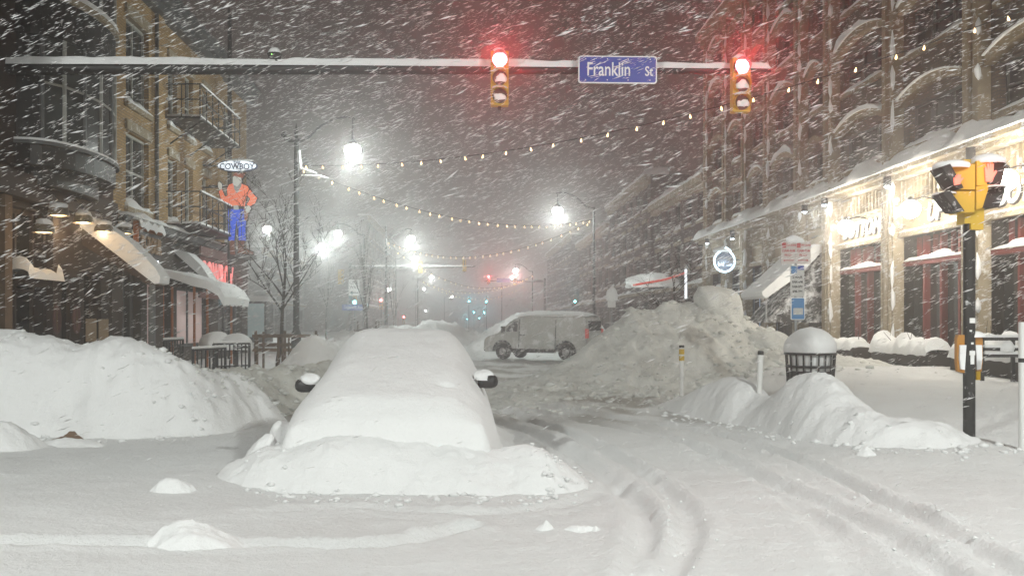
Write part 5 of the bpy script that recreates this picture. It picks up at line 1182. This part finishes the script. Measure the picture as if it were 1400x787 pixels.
for x0, x1, w in ((1067, 1086.5, 'l'), (1087, 1107, 'r')):
    plate(x0, x1, 330, 361, M_SPINK, -0.04); xc = (x0 + x1) / 2
    plate(x0 + 1, x0 + 6, 332, 339, M_SRED, -0.053, 'symbol'); pt_('TOW ZONE', xc + 2.6, 335.5, 0.05, M_SRED, -0.055)
    pt_('12AM-4AM', xc, 343, 0.07, M_SRED, -0.055); pt_('FRI SAT', xc, 349, 0.06, M_SRED, -0.055)
    o = MB().prism([(-0.11, 0), (-0.07, 0.025), (-0.07, 0.008), (0.11, 0.008), (0.11, -0.008), (-0.07, -0.008), (-0.07, -0.025)], 'y', -0.056, -0.053).build('arrow', M_SRED, ps_); o.location = ((xc - 1088) * v_, 0, py_(356)); o.scale = (1 if w == 'l' else -1, 1, 1)
plate(1079.5, 1098.5, 362.5, 405, M_SGREY, -0.04); plate(1080.5, 1088, 364, 374, M_SLB, -0.053, 'symbol'); plate(1089, 1097.5, 363.5, 369, M_SBLUE, -0.053, 'symbol')
for i, w in enumerate(('2 HOUR', '8AM-4PM', '9AM-5PM', '4PM-7PM')): pt_(w, 1089, 379 + i * 6.5, 0.065, M_BLACK, -0.055)
plate(1080, 1099, 406.5, 437, M_LETTER, -0.04); plate(1081, 1098, 407.5, 436, M_SLB, -0.053); plate(1083, 1096, 421, 430, M_SGREY, -0.066, 'symbol'); pt_('PARKING', 1089.5, 411, 0.06, M_LETTER, -0.056); pt_('P', 1089.5, 425, 0.1, M_SBLUE, -0.07); pt_('ZONE', 1089.5, 433, 0.06, M_LETTER, -0.056)
blob(0.2, 0.06, 0.11, 3, 8, .15).build('snow_cap', M_CAP, ps_, True, (-0.02, -0.03, py_(330)))
# picnic-style railing by the right edge
d = 18.5; t = thing('patio_railing', 'dark snowy patio railing at the right edge behind the walk signal pole', 'railing', (GX(1345, d), d, 0.7)); L = 2.4
for z in (P(0, 461, d).z - .7, P(0, 475, d).z - .7, P(0, 484, d).z - .7):
    MB().box(0, L, -0.03, 0.03, z - 0.06, z).build('rail', M_DARK, t); MB().box(0.01, L - .01, -0.04, 0.04, z, z + 0.05).build('rail_snow', M_CAP, t)
for i in range(5): MB().box(i * L / 4 - .03, i * L / 4 + .03, 0.03, 0.09, -0.4, P(0, 460, d).z - .7).build('post', M_DARK, t)
blob(0.16, 0.12, 0.2, 4, 8, .3).build('snow_clump', M_CAP, t, True, (0.45, 0, P(0, 477, d).z - .7))

# ------------------------------------------------------------------ left pavement: railing, patio domes, staked tree
def railing(lab, a, b, z0, h, n):
    a, b = Vector(a), Vector(b); t = thing('patio_railing', lab, 'railing', (a.x, a.y, z0)); v = b - a; 
    MB().tube([(0, 0, h), (v.x, v.y, h)], 0.03, 6).build('top_rail', M_BLACK, t); MB().tube([(0, 0, 0.12), (v.x, v.y, 0.12)], 0.02, 6).build('bottom_rail', M_BLACK, t)
    for i in range(n + 1): f = i / n; MB().tube([(v.x * f, v.y * f, -0.5), (v.x * f, v.y * f, h)], 0.032 if i in (0, n) else 0.018, 6).build('baluster', M_BLACK, t)
    MB().tube([(0, 0, h + 0.04), (v.x, v.y, h + 0.04)], 0.035, 6).build('rail_snow', M_CAP, t, True)
railing('black barred patio railing nearer the tall left snowbank', (GX(264, 20), 20), (GX(308, 21.5), 21.5), P(0, 516, 20).z, P(0, 478, 20).z - P(0, 516, 20).z, 8)
railing('black barred patio railing in front of the snow domed tables', (GX(292, 22.5), 22.5), (GX(341, 23.2), 23.2), P(0, 508, 22.5).z, P(0, 470, 22.5).z - P(0, 508, 22.5).z, 9)
railing('dark low rail against the bar shop front', (GX(212, 22.6), 22.6), (GX(250, 24.5), 24.5), P(0, 500, 22.6).z, P(0, 466, 22.6).z - P(0, 500, 22.6).z, 10)
for px, py, rx, lab in ((294, 470, 22, 'patio table under a rounded snow dome, left one'), (322, 472, 24, 'patio table under a rounded snow dome, right one')):
    d = 25.5; x = GX(px, d); t = thing('patio_table', lab, 'table', (x, d, 0.55)); r = rx * d / F; zt = P(0, py, d).z - 0.55
    MB().lathe([(r * .92, zt - 0.08), (r * .95, zt - 0.06), (r * .95, zt)], (0, 0, 0), 18).build('table_top', M_BLACK, t); MB().tube([(0, 0, -0.3), (0, 0, zt - .05)], 0.05, 8).build('leg', M_BLACK, t)
    blob(r, r, 18 * d / F, px, 12, 0.10).build('snow_dome', M_CAP, t, True, (0, 0, zt - 0.01))
M_STAKE = mat('stake_wood', (0.10, 0.06, 0.035), 0.8, var=0.4, vscale=8)
def tree(name, lab, x, y, z, h, r, seed, levels=4, spread=0.5, first=0.3, crown_l=1.0):
    rnd = random.Random(seed); t = thing(name, lab, 'tree', (x, y, z)); tr = MB(); cr = MB()
    def grow(p, dirv, ln, r, lv):
        pts = [p]; rs = [r]; q_ = p.copy(); dd = dirv.copy(); n = 5
        for i in range(n):
            dd = (dd + Vector((rnd.uniform(-1, 1), rnd.uniform(-1, 1), rnd.uniform(-.4, .7))) * 0.12).normalized(); q_ = q_ + dd * (ln / n); pts.append(q_.copy()); rs.append(r * (1 - 0.6 * (i + 1) / n))
        (tr if lv == 0 else cr).tube(pts, rs, 7 if lv < 2 else 4)
        if lv >= levels: return
        nk = 7 if lv == 0 else rnd.randint(3, 5)
        for k in range(nk):
            f = rnd.uniform(first if lv == 0 else 0.25, 1.0); i = min(n - 1, int(f * n)); b = pts[i].lerp(pts[i + 1], f * n - i)
            a = rnd.uniform(0, 2 * math.pi); side = Vector((math.cos(a), math.sin(a), 0)); nd = (dd * (1 - spread) + side * spread + Vector((0, 0, 0.25))).normalized()
            grow(b, nd, ln * rnd.uniform(0.42, 0.62) * (crown_l if lv == 0 else 1), max(rs[i] * 0.55, 0.006), lv + 1)
    grow(Vector((0, 0, -0.4)), Vector((0, 0, 1)), h * 0.8, r, 0)
    tr.build('trunk', M_BARK, t, True, fixn=False); cr.build('crown', M_BARK, t, True, fixn=False); return t
d = 26.0; x = GX(379, d)
tree('bare_tree', 'bare young tree with thin branches beside the ornate lamp post', x, d, P(0, 505, d).z, 4.2, 0.075, 5, 4, 0.5, 0.28, 1.0)
tg = thing('tree_guard', 'brown wooden stake frame around the foot of the bare tree', 'tree guard', (x, d, P(0, 505, d).z)); h = P(0, 455, d).z - P(0, 505, d).z
for dx, dy in ((-0.48, -0.3), (-0.30, -0.36), (0.10, -0.36), (0.2, -0.3), (-0.45, 0.35), (0.25, 0.35)): MB().tube([(dx, dy, -0.4), (dx, dy, h * random.uniform(.92, 1.05))], 0.032, 6).build('stake', M_STAKE, tg)
for z in (h * .93, h * .68): MB().box(-0.55, 0.4, -0.40, -0.37, z - 0.04, z + 0.04).build('cross_rail', M_STAKE, tg); MB().box(-0.52, 0.32, 0.39, 0.42, z - 0.04, z + 0.04).build('cross_rail', M_STAKE, tg)
f2 = thing('barrier', 'low brown barrier fence behind the staked tree', 'fence', (GX(345, 27.5), 27.5, 0.6))
for z in (0.35, 0.75): MB().box(0, 1.9, -0.02, 0.02, z, z + 0.09).build('board', M_WOOD, f2)
for xx in (0.05, 0.9, 1.8): MB().box(xx, xx + 0.07, 0.02, 0.08, -0.3, 0.95).build('post', M_STAKE, f2)
for px, d, hh, sd, lab in ((502, 50, 6.5, 11, 'slender bare hazy tree left of the festoon pole'), (540, 75, 6.0, 12, 'slender faint bare tree right of the festoon pole'), (447, 66, 6, 14, 'faint bare tree under the largest left glow')):
    tree('bare_tree', lab, GX(px, d), d, 0.4, hh, 0.08, sd, 3, 0.28, 0.4, 0.7)
for px, d, lab in ((502, 49.6, 'tiny wooden tree guard at the slender bare tree'), (528, 62.3, 'tiny wooden tree guard at the festoon pole')):
    t = thing('tree_guard', lab, 'tree guard', (GX(px, d), d, 0.6))
    for dx in (-0.5, 0.45): MB().box(dx, dx + 0.08, -0.3, -0.22, -0.3, 1.25).build('stake', M_STAKE, t)
    MB().box(-0.65, 0.65, -0.34, -0.3, 0.7, 0.82).build('cross_rail', M_STAKE, t)
d = 29.5; tree('bare_shrub', 'bare bushy street tree poking up behind the huge pile', GX(926, d), d, 1.2, 2.9, 0.05, 21, 3, 0.62, 0.1, 1.0)
t = thing('kiosk', 'pale lit shelter far behind the bare tree', 'shelter', P(345, 468, 44)); MB().box(-0.65, 0.65, 0, 1.5, 0.0, 1.9).build('case', M_GREYD, t); MB().box(-0.55, 0.55, -0.04, 0.0, 0.25, 1.8).build('lit_panel', glow('pale_cyan_panel', (0.55, 0.68, 0.70), 0.10), t); MB().box(-0.8, 0.8, -0.2, 1.6, 1.9, 2.15).build('roof_snow', M_CAP, t)

# ------------------------------------------------------------------ driven snow in the air: flakes stretched and strung in lines to stand for motion streaks
NF = 43000
fd = 1.6 + (46 - 1.6) * rng.random(NF)**0.62
fx = (-0.60 * fd - 1.5) + rng.random(NF) * (1.27 * fd + 3.0)
fz = 0.25 + rng.random(NF) * np.minimum(0.44 * fd + 1.9, 15.5)
wind = np.array([-0.90, -0.08, -0.36]); wind /= np.linalg.norm(wind)
cnt = rng.integers(2, 7, NF); cnt[fd < 6] = 2
base = np.repeat(np.stack([fx, fd, fz], -1), cnt, 0); NT = len(base)
dd_ = np.repeat(fd, cnt)
off = rng.random(NT) * np.repeat(rng.uniform(0.15, 0.55, NF), cnt)
pos = base + off[:, None] * wind + rng.normal(0, 0.028, (NT, 3))
ln = rng.uniform(0.014, 0.046, NT) * np.exp(rng.normal(0, 0.35, NT)) * np.clip(dd_ / 10, 0.22, 1.25); wd_ = ln * rng.uniform(0.075, 0.145, NT)
ax = wind + np.repeat(rng.normal(0, 0.10, (NF, 3)), cnt, 0) + rng.normal(0, 0.07, (NT, 3)); ax /= np.linalg.norm(ax, axis=1)[:, None]
b1 = np.cross(ax, np.array([0, 1.0, 0.1])); b1 /= np.linalg.norm(b1, axis=1)[:, None]; b2 = np.cross(ax, b1)
V6 = np.stack([pos + ax * ln[:, None], pos - ax * ln[:, None], pos + b1 * wd_[:, None], pos - b1 * wd_[:, None] * .6 + b2 * wd_[:, None], pos - b1 * wd_[:, None] * .5 - b2 * wd_[:, None]], 1)
ok = (V6[:, :, 2].min(1) > 0.3) & ((pos[:, 2] > 2.0) | (dd_ > 17) | (rng.random(NT) < 0.22))
V6 = V6[ok]; NT = len(V6)
tri_ = np.array([(0, 2, 3), (0, 3, 4), (0, 4, 2), (1, 3, 2), (1, 4, 3), (1, 2, 4)])
T = (tri_[None] + (np.arange(NT) * 5)[:, None, None]).reshape(-1, 3)
me = bpy.data.meshes.new('falling_snow'); me.vertices.add(NT * 5); me.vertices.foreach_set('co', V6.astype(np.float32).ravel())
me.loops.add(T.size); me.loops.foreach_set('vertex_index', T.astype(np.int32).ravel()); me.polygons.add(len(T)); me.polygons.foreach_set('loop_start', np.arange(0, T.size, 3, dtype=np.int32))
me.update(calc_edges=True); me.shade_smooth()
mf = bpy.data.materials.new('snowflake'); N, L = nodes_of(mf); b = N['Principled BSDF']; b.inputs['Base Color'].default_value = (0.9, 0.9, 0.9, 1); b.inputs['Roughness'].default_value = 0.8
tl = N.new('ShaderNodeBsdfTranslucent'); tl.inputs[0].default_value = (0.9, 0.9, 0.9, 1); mx = N.new('ShaderNodeMixShader'); mx.inputs[0].default_value = 0.5
L.new(b.outputs[0], mx.inputs[1]); L.new(tl.outputs[0], mx.inputs[2]); L.new(mx.outputs[0], N['Material Output'].inputs['Surface'])
me.materials.append(mf)
fo = bpy.data.objects.new('falling_snow', me); COL.objects.link(fo); tag(fo, 'driven snowflakes filling the night air', 'snowfall', kind='stuff')

# ------------------------------------------------------------------ haze: the storm air
hz_ = MB().box(-175, 175, -70, 440, -1.2, 17.2).build('haze', M_SNOW)
hm = bpy.data.materials.new('storm_air'); N, L = nodes_of(hm); N.remove(N['Principled BSDF'])
pv = N.new('ShaderNodeVolumePrincipled'); pv.inputs['Color'].default_value = (0.93, 0.92, 0.91, 1); pv.inputs['Density'].default_value = 0.0072; pv.inputs['Anisotropy'].default_value = 0.85
L.new(pv.outputs[0], N['Material Output'].inputs['Volume'])
hz_.data.materials.clear(); hz_.data.materials.append(hm); tag(hz_, 'pale snowy haze filling the street', 'haze', kind='stuff')
